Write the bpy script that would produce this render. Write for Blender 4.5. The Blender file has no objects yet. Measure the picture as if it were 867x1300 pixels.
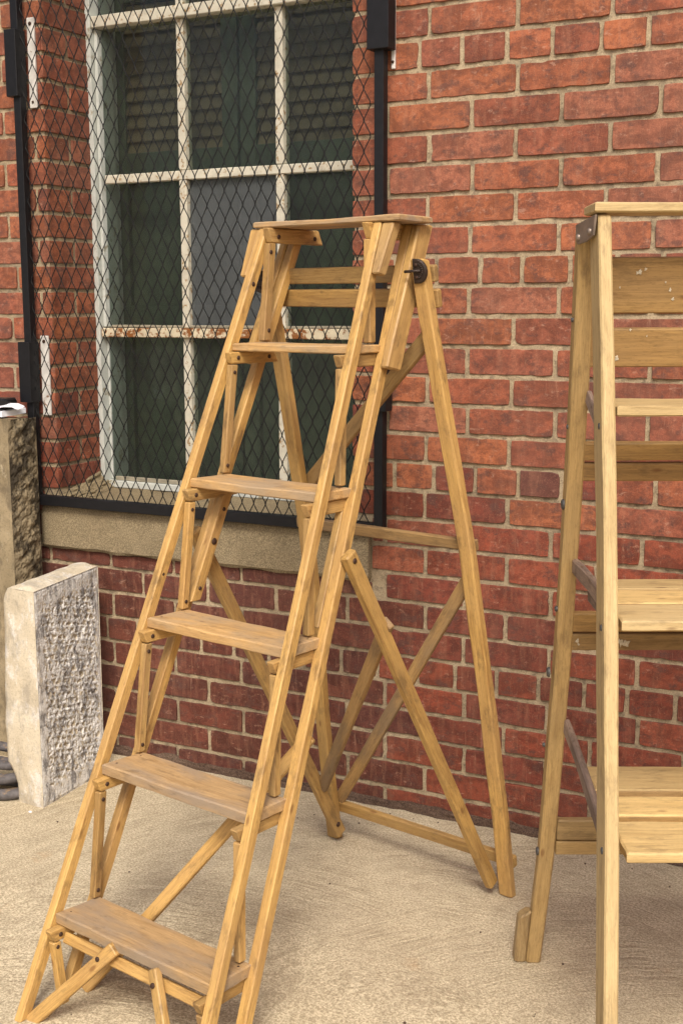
import bpy, math, random
from mathutils import Vector, Matrix, noise
random.seed(7)
D = bpy.data; S = bpy.context.scene; COL = S.collection
R = math.radians

# ------------------------------------------------------------ camera, sky, sun, exposure
cam = D.cameras.new('camera'); co = D.objects.new('camera', cam); COL.objects.link(co)
cam.sensor_fit = 'VERTICAL'; cam.sensor_height = 24.0; cam.sensor_width = 24.0
cam.lens = 24.0 * 1583.64 / 1300.0
cam.clip_start = 0.05; cam.clip_end = 500
yaw, pit, rol = -0.47825332, 0.16406476, -0.00305762
fw = Vector((math.sin(yaw) * math.cos(pit), math.cos(yaw) * math.cos(pit), -math.sin(pit)))
rt = Vector((math.cos(yaw), -math.sin(yaw), 0)); up = rt.cross(fw)
r2 = rt * math.cos(rol) + up * math.sin(rol); u2 = -rt * math.sin(rol) + up * math.cos(rol)
co.matrix_world = Matrix(((r2.x, u2.x, -fw.x, 1.15777), (r2.y, u2.y, -fw.y, -2.65957), (r2.z, u2.z, -fw.z, 1.22820), (0, 0, 0, 1)))
S.camera = co

SUN_EL, SUN_AZ = R(48), R(153)           # azimuth clockwise from +Y: light from behind the camera
w = D.worlds.new('World'); S.world = w; w.use_nodes = True
nt = w.node_tree; nt.nodes.clear()
sky = nt.nodes.new('ShaderNodeTexSky'); sky.sky_type = 'NISHITA'; sky.sun_disc = False
sky.sun_elevation = SUN_EL; sky.sun_rotation = SUN_AZ
sky.air_density = 0.7; sky.dust_density = 6.0; sky.ozone_density = 0.4
bg = nt.nodes.new('ShaderNodeBackground'); bg.inputs[1].default_value = 0.095
wo = nt.nodes.new('ShaderNodeOutputWorld')
nt.links.new(sky.outputs[0], bg.inputs[0]); nt.links.new(bg.outputs[0], wo.inputs[0])
sl = D.lights.new('sun', 'SUN'); sl.energy = 1.5; sl.angle = R(17); sl.color = (1.0, 0.95, 0.86)
so = D.objects.new('sun', sl); COL.objects.link(so)
sd = Vector((math.sin(SUN_AZ) * math.cos(SUN_EL), math.cos(SUN_AZ) * math.cos(SUN_EL), math.sin(SUN_EL)))
so.rotation_euler = sd.to_track_quat('Z', 'Y').to_euler()
S.view_settings.view_transform = 'Standard'; S.view_settings.look = 'None'
S.view_settings.exposure = 0.80; S.view_settings.gamma = 1.0; S.view_settings.use_curve_mapping = False

# ------------------------------------------------------------ helpers
def tag(o, label=None, cat=None, group=None, kind=None):
    if label: o['label'] = label
    if cat: o['category'] = cat
    if group: o['group'] = group
    if kind: o['kind'] = kind
    return o
def empty(name, loc, rz=0.0):
    o = D.objects.new(name, None); COL.objects.link(o); o.location = loc; o.rotation_euler = (0, 0, rz)
    o.empty_display_size = 0.1
    return o
class MB:
    """collects verts/faces (+ a per-vertex vector 'gr' and a per-vertex colour 'pc') for one mesh object"""
    def __init__(s): s.v = []; s.f = []; s.g = []; s.c = []
    def add(s, vs, fs, gs=None, c=None):
        b = len(s.v); s.v += [tuple(x) for x in vs]
        s.f += [tuple(b + i for i in f) for f in fs]
        s.g += [tuple(x) for x in (gs if gs else vs)]
        s.c += [c if c else (0.5, 0.5, 0.5, 1)] * len(vs)
    def build(s, name, mat, parent=None, smooth=False):
        me = D.meshes.new(name); me.from_pydata(s.v, [], s.f); me.update()
        a = me.attributes.new('gr', 'FLOAT_VECTOR', 'POINT'); a.data.foreach_set('vector', [q for p in s.g for q in p])
        a = me.attributes.new('pc', 'FLOAT_COLOR', 'POINT'); a.data.foreach_set('color', [q for p in s.c for q in p])
        if smooth: me.polygons.foreach_set('use_smooth', [True] * len(me.polygons))
        me.materials.append(mat)
        o = D.objects.new(name, me); COL.objects.link(o)
        if parent: o.parent = parent
        return o

# ------------------------------------------------------------ materials
def mat(name):
    m = D.materials.new(name); m.use_nodes = True; t = m.node_tree; t.nodes.clear()
    o = t.nodes.new('ShaderNodeOutputMaterial'); b = t.nodes.new('ShaderNodeBsdfPrincipled')
    t.links.new(b.outputs[0], o.inputs[0]); return m, t, b
def N(t, ty, **k):
    n = t.nodes.new(ty)
    for a, v in k.items():
        if a.startswith('i_'):
            key = a[2:]
            key = int(key) if key.isdigit() else key.replace('_', ' ')
            n.inputs[key].default_value = v
        else: setattr(n, a, v)
    return n
def coords(t, kind='gr'):
    if kind == 'obj': return N(t, 'ShaderNodeTexCoord').outputs['Object']
    a = N(t, 'ShaderNodeAttribute'); a.attribute_name = kind; return a.outputs['Vector' if kind == 'gr' else 'Color']
def mapp(t, vec, scale=(1, 1, 1), loc=(0, 0, 0), rot=(0, 0, 0)):
    m = N(t, 'ShaderNodeMapping'); m.inputs['Scale'].default_value = scale; m.inputs['Location'].default_value = loc
    m.inputs['Rotation'].default_value = rot; t.links.new(vec, m.inputs[0]); return m.outputs[0]
def noi(t, vec, scale, detail=4, rough=0.55, dist=0.0):
    n = N(t, 'ShaderNodeTexNoise'); n.inputs['Scale'].default_value = scale; n.inputs['Detail'].default_value = detail
    n.inputs['Roughness'].default_value = rough; n.inputs['Distortion'].default_value = dist
    t.links.new(vec, n.inputs['Vector']); return n.outputs[0]
def ramp(t, fac, stops, interp='LINEAR'):
    r = N(t, 'ShaderNodeValToRGB'); e = r.color_ramp.elements; r.color_ramp.interpolation = interp
    while len(e) < len(stops): e.new(0.5)
    for i, (p, c) in enumerate(stops):
        e[i].position = p; e[i].color = (c, c, c, 1) if isinstance(c, (int, float)) else (*c[:3], 1)
    t.links.new(fac, r.inputs[0]); return r.outputs[0]
def mix(t, fac, a, b, mode='MIX'):
    m = N(t, 'ShaderNodeMix', data_type='RGBA', blend_type=mode)
    for s, i in ((fac, 0), (a, 6), (b, 7)):
        if isinstance(s, (int, float)): m.inputs[i].default_value = s if i == 0 else (s, s, s, 1)
        elif isinstance(s, tuple): m.inputs[i].default_value = (*s[:3], 1)
        else: t.links.new(s, m.inputs[i])
    return m.outputs[2]
def mth(t, op, a, b=0.0, clamp=False):
    m = N(t, 'ShaderNodeMath', operation=op); m.use_clamp = clamp
    for i, s in enumerate((a, b)):
        if isinstance(s, (int, float)): m.inputs[i].default_value = s
        else: t.links.new(s, m.inputs[i])
    return m.outputs[0]
def bump(t, b, h, strength=0.5, dist=0.002, prev=None):
    n = N(t, 'ShaderNodeBump'); n.inputs['Strength'].default_value = strength; n.inputs['Distance'].default_value = dist
    t.links.new(h, n.inputs['Height'])
    if prev is not None: t.links.new(prev, n.inputs['Normal'])
    t.links.new(n.outputs[0], b.inputs['Normal']); return n.outputs[0]

def wood(name, dark, light, worn, worn_amt=0.5, dirt=0.5, rough=0.5, dcol=(0.10, 0.065, 0.035)):
    m, t, b = mat(name); g = coords(t)
    warp = noi(t, mapp(t, g, (2.2, 9, 9)), 1.0, 2)
    gv = mapp(t, g, (3.0, 55, 55))
    add = N(t, 'ShaderNodeVectorMath', operation='ADD'); t.links.new(gv, add.inputs[0])
    sc = N(t, 'ShaderNodeVectorMath', operation='SCALE'); t.links.new(warp, sc.inputs[0]); sc.inputs['Scale'].default_value = 5.0
    t.links.new(sc.outputs[0], add.inputs[1])
    grain = noi(t, add.outputs[0], 1.6, 5, 0.6)
    fine = noi(t, mapp(t, g, (14, 500, 500)), 1.0, 3, 0.6)
    c = ramp(t, grain, [(0.28, dark), (0.5, light), (0.72, tuple(min(1, x * 1.12) for x in light))])
    c = mix(t, mth(t, 'MULTIPLY', ramp(t, fine, [(0.35, 1.0), (0.6, 0.0)]), 0.35), c, tuple(x * 0.55 for x in dark))
    blot = noi(t, mapp(t, g, (5, 14, 14), (3.1, 0, 0)), 1.0, 5, 0.62)
    c = mix(t, mth(t, 'MULTIPLY', ramp(t, blot, [(0.42, 0.0), (0.62, 1.0)]), worn_amt), c, worn)
    spots = noi(t, mapp(t, g, (16, 40, 40), (9, 2, 0)), 1.0, 5, 0.7)
    c = mix(t, mth(t, 'MULTIPLY', ramp(t, spots, [(0.54, 0.0), (0.68, 1.0)]), dirt), c, dcol)
    kn = N(t, 'ShaderNodeTexVoronoi'); kn.inputs['Scale'].default_value = 1.0; t.links.new(mapp(t, g, (9, 24, 24)), kn.inputs['Vector'])
    c = mix(t, mth(t, 'MULTIPLY', ramp(t, kn.outputs['Distance'], [(0.05, 1.0), (0.11, 0.0)]), 0.7), c, (0.16, 0.07, 0.025))
    oi = N(t, 'ShaderNodeObjectInfo')
    c = mix(t, 1.0, c, ramp(t, oi.outputs['Random'], [(0.0, (0.72, 0.70, 0.68)), (0.3, (0.88, 0.89, 0.95)), (0.6, (1.0, 0.96, 0.88)), (1.0, (1.10, 1.07, 0.98))]), 'MULTIPLY')
    hf = noi(t, mapp(t, g, (60, 420, 420)), 1.0, 3, 0.8)
    c = mix(t, mth(t, 'MULTIPLY', ramp(t, hf, [(0.52, 0.0), (0.66, 1.0)]), 0.35), c, tuple(x * 0.5 for x in dark))
    t.links.new(c, b.inputs['Base Color'])
    t.links.new(ramp(t, blot, [(0.3, rough), (0.7, min(1, rough + 0.22))]), b.inputs['Roughness'])
    b.inputs['Specular IOR Level'].default_value = 0.35
    n1 = bump(t, b, grain, 0.35, 0.0015)
    bump(t, b, fine, 0.35, 0.0006, n1)
    return m
W_STILE = wood('varnished ladder wood', (0.32, 0.175, 0.055), (0.55, 0.35, 0.125), (0.38, 0.235, 0.10), 0.6, 0.6, 0.38)
W_TREAD = wood('worn tread wood', (0.41, 0.245, 0.10), (0.57, 0.37, 0.17), (0.37, 0.28, 0.185), 1.0, 0.45, 0.55)
W_REAR = wood('brown rear wood', (0.27, 0.15, 0.048), (0.45, 0.285, 0.10), (0.28, 0.18, 0.08), 0.6, 0.5, 0.45)
W_GREY = wood('grey stained wood', (0.27, 0.16, 0.065), (0.43, 0.275, 0.115), (0.20, 0.145, 0.095), 0.8, 0.5, 0.55)
W_PALE = wood('pale trestle wood', (0.46, 0.31, 0.125), (0.65, 0.475, 0.22), (0.53, 0.385, 0.18), 0.5, 0.4, 0.55)
W_TAN = wood('tan trestle wood', (0.27, 0.17, 0.068), (0.43, 0.295, 0.130), (0.33, 0.23, 0.11), 0.5, 0.45, 0.5)
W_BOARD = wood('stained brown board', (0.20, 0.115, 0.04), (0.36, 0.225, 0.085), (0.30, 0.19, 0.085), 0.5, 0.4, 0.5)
W_OLD = wood('weathered spreader wood', (0.20, 0.13, 0.09), (0.40, 0.29, 0.21), (0.17, 0.12, 0.095), 0.9, 0.9, 0.8)

def simple(name, col, rough=0.6, metal=0.0, var=0.15, vs=30, bmp=0.2, bd=0.001, specks=None):
    m, t, b = mat(name); o = coords(t, 'obj'); b.inputs['Specular IOR Level'].default_value = 0.3
    n = noi(t, o, vs, 5, 0.6)
    c = mix(t, ramp(t, n, [(0.3, 0.0), (0.7, 1.0)]), tuple(x * (1 - var) for x in col), tuple(min(1, x * (1 + var)) for x in col))
    if specks:
        sn = noi(t, o, specks[1], 5, 0.7)
        c = mix(t, ramp(t, sn, [(specks[2], 0.0), (specks[2] + 0.07, 1.0)]), c, specks[0])
    t.links.new(c, b.inputs['Base Color']); b.inputs['Roughness'].default_value = rough; b.inputs['Metallic'].default_value = metal
    bump(t, b, n, bmp, bd); return m
M_BLACK = simple('black painted steel', (0.006, 0.006, 0.0075), 0.5, 0.0, 0.3, 60, 0.15, 0.0005, ((0.05, 0.05, 0.05), 90, 0.70))
M_WIRE = simple('black wire', (0.006, 0.006, 0.006), 0.5)
M_IRON = simple('cast iron', (0.045, 0.032, 0.026), 0.45, 0.35, 0.35, 250, 0.8, 0.0015)
M_BOLT = simple('rusted bolt head', (0.055, 0.030, 0.020), 0.6, 0.3, 0.4, 300)
M_STEEL = simple('tarnished steel', (0.24, 0.19, 0.155), 0.42, 0.45, 0.3, 40, 0.3)
M_ZINC = simple('galvanised bolt', (0.10, 0.095, 0.09), 0.55, 0.5)
M_WHITE = simple('white painted bracket', (0.62, 0.60, 0.56), 0.5, 0, 0.1, 30, 0.2, 0.001, ((0.22, 0.10, 0.04), 45, 0.62))
M_DRIP = simple('old paint drip', (0.50, 0.44, 0.33), 0.7, 0, 0.3, 200, 0.3)
M_JAMB = simple('white painted jamb', (0.52, 0.54, 0.50), 0.5, 0, 0.12, 25, 0.3, 0.001, ((0.30, 0.27, 0.19), 22, 0.58))
M_MUNT = simple('cream painted muntin', (0.57, 0.54, 0.44), 0.5, 0, 0.12, 30, 0.4, 0.001, ((0.30, 0.19, 0.08), 65, 0.56))
M_RUST = simple('rusting cream muntin', (0.60, 0.53, 0.38), 0.6, 0, 0.15, 30, 0.5, 0.0015, ((0.23, 0.085, 0.022), 42, 0.48))
M_SHUT = simple('dark green shutter', (0.068, 0.080, 0.052), 0.55, 0, 0.3, 18, 0.3, 0.001, ((0.10, 0.10, 0.06), 20, 0.64))
M_LOUV = simple('olive brown louvre', (0.125, 0.095, 0.055), 0.6, 0, 0.35, 15, 0.3)
M_ROOM = simple('dark interior', (0.02, 0.02, 0.018), 0.9)
M_PAPER = simple('white paper', (0.80, 0.81, 0.86), 0.7, 0, 0.03, 10, 0.1)
M_PHONE = simple('black plastic', (0.012, 0.012, 0.013), 0.3, 0, 0.2, 100, 0.05)
M_PUTTY = simple('old putty', (0.30, 0.27, 0.20), 0.9, 0, 0.25, 40, 0.6, 0.003)
M_CHAIN = simple('weathered grey iron', (0.10, 0.09, 0.088), 0.65, 0.1, 0.45, 40, 0.8, 0.003, ((0.25, 0.17, 0.10), 30, 0.60))

def glass(name, haze, hcol=(0.16, 0.18, 0.18)):
    m = D.materials.new(name); m.use_nodes = True; t = m.node_tree; t.nodes.clear()
    o = t.nodes.new('ShaderNodeOutputMaterial')
    tr = N(t, 'ShaderNodeBsdfTransparent'); tr.inputs[0].default_value = (0.86, 0.90, 0.87, 1)
    gl = N(t, 'ShaderNodeBsdfGlossy'); gl.inputs['Roughness'].default_value = 0.04; gl.inputs[0].default_value = (0.8, 0.84, 0.88, 1)
    df = N(t, 'ShaderNodeBsdfDiffuse')
    ob = coords(t, 'obj'); n = noi(t, ob, 3.2, 5, 0.6)
    df.inputs[0].default_value = (*hcol, 1)
    fr = N(t, 'ShaderNodeFresnel'); fr.inputs[0].default_value = 1.26
    wv = noi(t, ob, 6, 2); bm = N(t, 'ShaderNodeBump'); bm.inputs['Strength'].default_value = 0.12; bm.inputs['Distance'].default_value = 0.004
    t.links.new(wv, bm.inputs['Height']); t.links.new(bm.outputs[0], gl.inputs['Normal'])
    m1 = N(t, 'ShaderNodeMixShader'); t.links.new(ramp(t, n, [(0.3, haze * 0.7), (0.7, haze * 1.3)]), m1.inputs[0])
    t.links.new(tr.outputs[0], m1.inputs[1]); t.links.new(df.outputs[0], m1.inputs[2])
    m2 = N(t, 'ShaderNodeMixShader'); t.links.new(fr.outputs[0], m2.inputs[0])
    t.links.new(m1.outputs[0], m2.inputs[1]); t.links.new(gl.outputs[0], m2.inputs[2])
    t.links.new(m2.outputs[0], o.inputs[0]); return m
G_CLEAR = glass('dusty window glass', 0.055)
G_FROST = glass('clouded window glass', 0.62, (0.120, 0.130, 0.134))

def brick_mat():
    m, t, b = mat('weathered red brick'); g = coords(t); pc = coords(t, 'pc'); ob = coords(t, 'obj')
    streak = noi(t, mapp(t, g, (60, 60, 9)), 1.0, 5, 0.65, 0.3)
    blot = noi(t, mapp(t, g, (1, 1, 1.7)), 17.0, 7, 0.72, 0.6)
    fine = noi(t, g, 260.0, 4, 0.7)
    c = mix(t, ramp(t, blot, [(0.44, 0.0), (0.57, 1.0)]), pc, mix(t, 1.0, pc, (0.56, 0.54, 0.54), 'MULTIPLY'))
    c = mix(t, mth(t, 'MULTIPLY', ramp(t, streak, [(0.50, 0.0), (0.72, 1.0)]), 0.42), c, (0.37, 0.175, 0.105))
    dk = noi(t, mapp(t, g, (22, 22, 30), (5, 5, 5)), 1.0, 6, 0.72)
    c = mix(t, mth(t, 'MULTIPLY', ramp(t, dk, [(0.54, 0.0), (0.62, 1.0)]), 0.70), c, (0.085, 0.045, 0.038))
    pale = noi(t, mapp(t, g, (35, 35, 70), (1, 8, 3)), 1.0, 6, 0.75)
    c = mix(t, mth(t, 'MULTIPLY', ramp(t, pale, [(0.59, 0.0), (0.66, 1.0)]), 0.55), c, (0.46, 0.27, 0.19))
    scr = noi(t, mapp(t, g, (120, 120, 14), (0, 3, 0), (0, 0.5, 0)), 1.0, 3, 0.8, 1.5)
    c = mix(t, mth(t, 'MULTIPLY', ramp(t, scr, [(0.62, 0.0), (0.68, 1.0)]), 0.35), c, (0.46, 0.27, 0.18))
    mot = noi(t, g, 70.0, 5, 0.75)
    c = mix(t, mth(t, 'MULTIPLY', ramp(t, mot, [(0.40, 1.0), (0.52, 0.0)]), 0.45), c, (0.11, 0.042, 0.03))
    hf = noi(t, g, 420.0, 3, 0.85)
    c = mix(t, mth(t, 'MULTIPLY', ramp(t, hf, [(0.50, 0.0), (0.62, 1.0)]), 0.35), c, (0.10, 0.04, 0.03))
    c = mix(t, mth(t, 'MULTIPLY', ramp(t, hf, [(0.34, 1.0), (0.44, 0.0)]), 0.30), c, (0.50, 0.25, 0.16))
    soot = noi(t, ob, 2.6, 6, 0.65)
    c = mix(t, mth(t, 'MULTIPLY', ramp(t, soot, [(0.48, 0.0), (0.68, 1.0)]), 0.45), c, (0.15, 0.065, 0.048))
    wh = noi(t, g, 75.0, 3, 0.8)
    c = mix(t, ramp(t, wh, [(0.785, 0.0), (0.80, 1.0)]), c, (0.7, 0.66, 0.58))
    t.links.new(c, b.inputs['Base Color'])
    b.inputs['Roughness'].default_value = 0.72; b.inputs['Specular IOR Level'].default_value = 0.3
    n1 = bump(t, b, dk, 0.5, 0.0022)
    n2 = bump(t, b, streak, 0.35, 0.0012, n1)
    bump(t, b, fine, 0.35, 0.0006, n2); return m
M_BRICK = brick_mat()

def mortar_mat():
    m, t, b = mat('sandy lime mortar'); ob = coords(t, 'obj')
    a = noi(t, ob, 6, 5, 0.6); f = noi(t, ob, 330, 3, 0.8); md = noi(t, ob, 60, 4, 0.6)
    c = mix(t, ramp(t, a, [(0.35, 0.0), (0.65, 1.0)]), (0.35, 0.275, 0.175), (0.47, 0.38, 0.25))
    c = mix(t, mth(t, 'MULTIPLY', ramp(t, f, [(0.50, 0.0), (0.64, 1.0)]), 0.55), c, (0.15, 0.11, 0.07))
    c = mix(t, mth(t, 'MULTIPLY', ramp(t, f, [(0.30, 1.0), (0.40, 0.0)]), 0.6), c, (0.66, 0.56, 0.40))
    c = mix(t, mth(t, 'MULTIPLY', ramp(t, md, [(0.50, 0.0), (0.66, 1.0)]), 0.6), c, (0.12, 0.095, 0.07))
    gr_ = noi(t, ob, 3.5, 6, 0.7)
    c = mix(t, mth(t, 'MULTIPLY', ramp(t, gr_, [(0.50, 0.0), (0.62, 1.0)]), 0.5), c, (0.16, 0.125, 0.09))
    t.links.new(c, b.inputs['Base Color']); b.inputs['Roughness'].default_value = 0.95; b.inputs['Specular IOR Level'].default_value = 0.1
    n1 = bump(t, b, md, 0.8, 0.003); bump(t, b, f, 0.8, 0.0015, n1); return m
M_MORTAR = mortar_mat()

def concrete(name, c1, c2, dark, broom=False, sill=False):
    m, t, b = mat(name); ob = coords(t, 'obj')
    a = noi(t, ob, 1.6, 6, 0.6); md = noi(t, ob, 28, 5, 0.65); f = noi(t, ob, 210 if broom else 330, 4, 0.85)
    c = mix(t, ramp(t, a, [(0.35, 0.0), (0.65, 1.0)]), c1, c2)
    c = mix(t, mth(t, 'MULTIPLY', ramp(t, md, [(0.45, 0.0), (0.75, 1.0)]), 0.35), c, dark)
    c = mix(t, mth(t, 'MULTIPLY', ramp(t, f, [(0.49, 0.0), (0.56, 1.0)]), 0.70), c, dark)
    c = mix(t, mth(t, 'MULTIPLY', ramp(t, f, [(0.36, 1.0), (0.46, 0.0)]), 0.6), c, tuple(min(1, x * 1.45) for x in c2))
    n1 = bump(t, b, f, 0.7, 0.0016)
    if broom:
        hs = []
        for (cx, cy) in ((0.95, -1.05), (-0.05, -1.62), (0.30, -0.85)):
            sx = N(t, 'ShaderNodeSeparateXYZ'); t.links.new(mapp(t, ob, (1, 1, 1), (-cx, -cy, 0)), sx.inputs[0])
            x_, y_ = sx.outputs[0], sx.outputs[1]
            wob = mth(t, 'MULTIPLY', noi(t, ob, 5.0, 2), 0.05)
            rr = mth(t, 'ADD', mth(t, 'SQRT', mth(t, 'ADD', mth(t, 'MULTIPLY', x_, x_), mth(t, 'MULTIPLY', y_, y_))), wob)
            th_ = mth(t, 'ARCTAN2', y_, x_)
            cb = N(t, 'ShaderNodeCombineXYZ'); t.links.new(mth(t, 'MULTIPLY', rr, 80.0), cb.inputs[0]); t.links.new(mth(t, 'MULTIPLY', th_, 5.0), cb.inputs[1])
            hs.append(ramp(t, noi(t, cb.outputs[0], 1.0, 3, 0.7), [(0.36, 0.0), (0.64, 1.0)]))
        k1 = ramp(t, noi(t, mapp(t, ob, (1, 1, 1), (7, 3, 0)), 1.7, 3), [(0.45, 0.0), (0.55, 1.0)])
        k2 = ramp(t, noi(t, mapp(t, ob, (1, 1, 1), (1, 13, 0)), 1.7, 3), [(0.45, 0.0), (0.55, 1.0)])
        h = mix(t, k2, mix(t, k1, hs[0], hs[1]), hs[2])
        gate = ramp(t, noi(t, ob, 9, 6, 0.75), [(0.34, 0.15), (0.60, 1.0)])
        hh = mix(t, 1.0, h, gate, 'MULTIPLY')
        c = mix(t, mth(t, 'MULTIPLY', hh, 0.50), c, dark)
        n2 = bump(t, b, hh, 0.7, 0.0025, n1)
        bump(t, b, md, 0.4, 0.003, n2)
        st = noi(t, ob, 4.0, 5, 0.7)
        c = mix(t, mth(t, 'MULTIPLY', ramp(t, st, [(0.63, 0.0), (0.72, 1.0)]), 0.35), c, (0.42, 0.24, 0.11))
    else:
        bump(t, b, md, 0.7, 0.004, n1)
    if broom:
        crk = noi(t, ob, 0.9, 7, 0.7)
        c = mix(t, mth(t, 'MULTIPLY', ramp(t, crk, [(0.52, 0.0), (0.64, 1.0)]), 0.28), c, (0.27, 0.21, 0.145))
    if sill:
        sx = noi(t, mapp(t, ob, (9, 9, 2.5)), 1.0, 5)
        c = mix(t, mth(t, 'MULTIPLY', ramp(t, sx, [(0.5, 0.0), (0.7, 1.0)]), 0.4), c, (0.20, 0.15, 0.09))
    t.links.new(c, b.inputs['Base Color']); b.inputs['Roughness'].default_value = 0.92; b.inputs['Specular IOR Level'].default_value = 0.15
    return m
M_GROUND = concrete('broomed concrete', (0.56, 0.475, 0.325), (0.65, 0.565, 0.40), (0.24, 0.185, 0.115), broom=True)
M_SILL = concrete('cast concrete sill', (0.235, 0.185, 0.11), (0.325, 0.26, 0.16), (0.10, 0.08, 0.05), sill=True)
M_TAR = concrete('crumbling dark footing', (0.07, 0.036, 0.026), (0.17, 0.12, 0.085), (0.03, 0.02, 0.016))

def stone_mat(name, base, base2, paint, paint_lo, stain, stain_amt, fs=1.0, ridge=False, slo=0.50):
    m, t, b = mat(name); ob = coords(t, 'obj')
    a = noi(t, ob, 9, 5, 0.6); f = noi(t, ob, 190, 4, 0.75); md = noi(t, ob, 40, 5, 0.7)
    c = mix(t, ramp(t, a, [(0.35, 0.0), (0.65, 1.0)]), base, base2)
    p = noi(t, mapp(t, ob, (1, 1, 0.55)), 16 * fs, 6, 0.75)
    if ridge: p = mth(t, 'ADD', p, mth(t, 'MULTIPLY', mth(t, 'SUBTRACT', coords(t, 'pc'), 0.55), 0.30))
    c = mix(t, ramp(t, p, [(paint_lo, 0.0), (paint_lo + 0.08, 1.0)]), c, paint)
    s = noi(t, mapp(t, ob, (1, 1, 0.5), (4, 2, 1)), 11 * fs, 7, 0.78)
    c = mix(t, mth(t, 'MULTIPLY', ramp(t, s, [(slo, 0.0), (slo + 0.10, 1.0)]), stain_amt), c, stain)
    c = mix(t, mth(t, 'MULTIPLY', ramp(t, f, [(0.52, 0.0), (0.66, 1.0)]), 0.4), c, tuple(x * 0.4 for x in base))
    t.links.new(c, b.inputs['Base Color']); b.inputs['Roughness'].default_value = 0.9; b.inputs['Specular IOR Level'].default_value = 0.15
    n1 = bump(t, b, md, 0.6, 0.003); bump(t, b, f, 0.6, 0.001, n1); return m
M_SLAB = stone_mat('painted limestone', (0.52, 0.445, 0.32), (0.62, 0.55, 0.42), (0.66, 0.62, 0.55), 0.53, (0.24, 0.22, 0.20), 0.40, 1.6)
M_SLABT = stone_mat('tooled painted limestone', (0.46, 0.39, 0.28), (0.58, 0.52, 0.41), (0.70, 0.69, 0.66), 0.45, (0.13, 0.125, 0.13), 0.80, 3.0, True, 0.485)
M_POST = stone_mat('rough tan sandstone', (0.24, 0.19, 0.115), (0.33, 0.265, 0.165), (0.42, 0.36, 0.25), 0.60, (0.095, 0.076, 0.053), 0.60, 1.5, False, 0.48)

M_POSTS = stone_mat('dark stained hewn sandstone', (0.21, 0.165, 0.10), (0.30, 0.24, 0.15), (0.40, 0.34, 0.24), 0.60, (0.03, 0.024, 0.018), 0.92, 0.8, False, 0.42)

# ------------------------------------------------------------ ground
def grid_plane(name, x0, x1, y0, y1, z, mt):
    mb = MB(); mb.add([(x0, y0, z), (x1, y0, z), (x1, y1, z), (x0, y1, z)], [(0, 1, 2, 3)]); return mb.build(name, mt)
def gh(y):      # the pavement falls gently away from the wall
    if y > -0.62: return 0.0
    if y > -1.6: t_ = (y + 0.62) / -0.98; return -0.075 * t_ * t_ * (1.35 - 0.35 * t_)
    return -0.075 - 0.012 * (-1.6 - max(y, -6.0))
gm = MB(); ys = [60, 0.5, 0.0, -0.3, -0.62] + [-0.62 - 0.07 * i for i in range(1, 15)] + [-2.5, -4, -6, -60]
gm.add([(x, y, gh(y)) for y in ys for x in (-60, 60)], [(2 * i, 2 * i + 2, 2 * i + 3, 2 * i + 1) for i in range(len(ys) - 1)])
tag(gm.build('ground', M_GROUND, smooth=True), kind='structure')

# ------------------------------------------------------------ brick wall
CH, SP = 0.0677, 0.2058          # course height, stretcher pitch (head joint to head joint)
ZT = 1.745                       # height of bed joint 0
OPL, OPR, OPB, OPT = -1.095, -0.190, 0.705, 2.45    # window opening
DEP = 0.20
wall = empty('brick_wall', (0, 0, 0))
tag(wall, 'weathered red brick wall with sandy mortar and a recessed window opening', 'wall')
bm_ = MB()
def brick_col(z, x):
    r = random.random()
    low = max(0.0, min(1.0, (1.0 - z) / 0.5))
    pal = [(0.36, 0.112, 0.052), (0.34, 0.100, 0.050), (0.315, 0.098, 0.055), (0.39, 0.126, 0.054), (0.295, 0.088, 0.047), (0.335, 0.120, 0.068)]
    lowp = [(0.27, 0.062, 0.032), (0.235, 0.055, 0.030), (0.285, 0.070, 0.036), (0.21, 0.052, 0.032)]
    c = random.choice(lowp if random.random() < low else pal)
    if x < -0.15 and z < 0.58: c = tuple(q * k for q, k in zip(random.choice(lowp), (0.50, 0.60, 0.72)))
    if r > 0.975 and z < 1.0: c = (0.15, 0.055, 0.042)
    k = random.uniform(0.84, 1.13)
    return (c[0] * k, c[1] * k, c[2] * k, 1)
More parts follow.
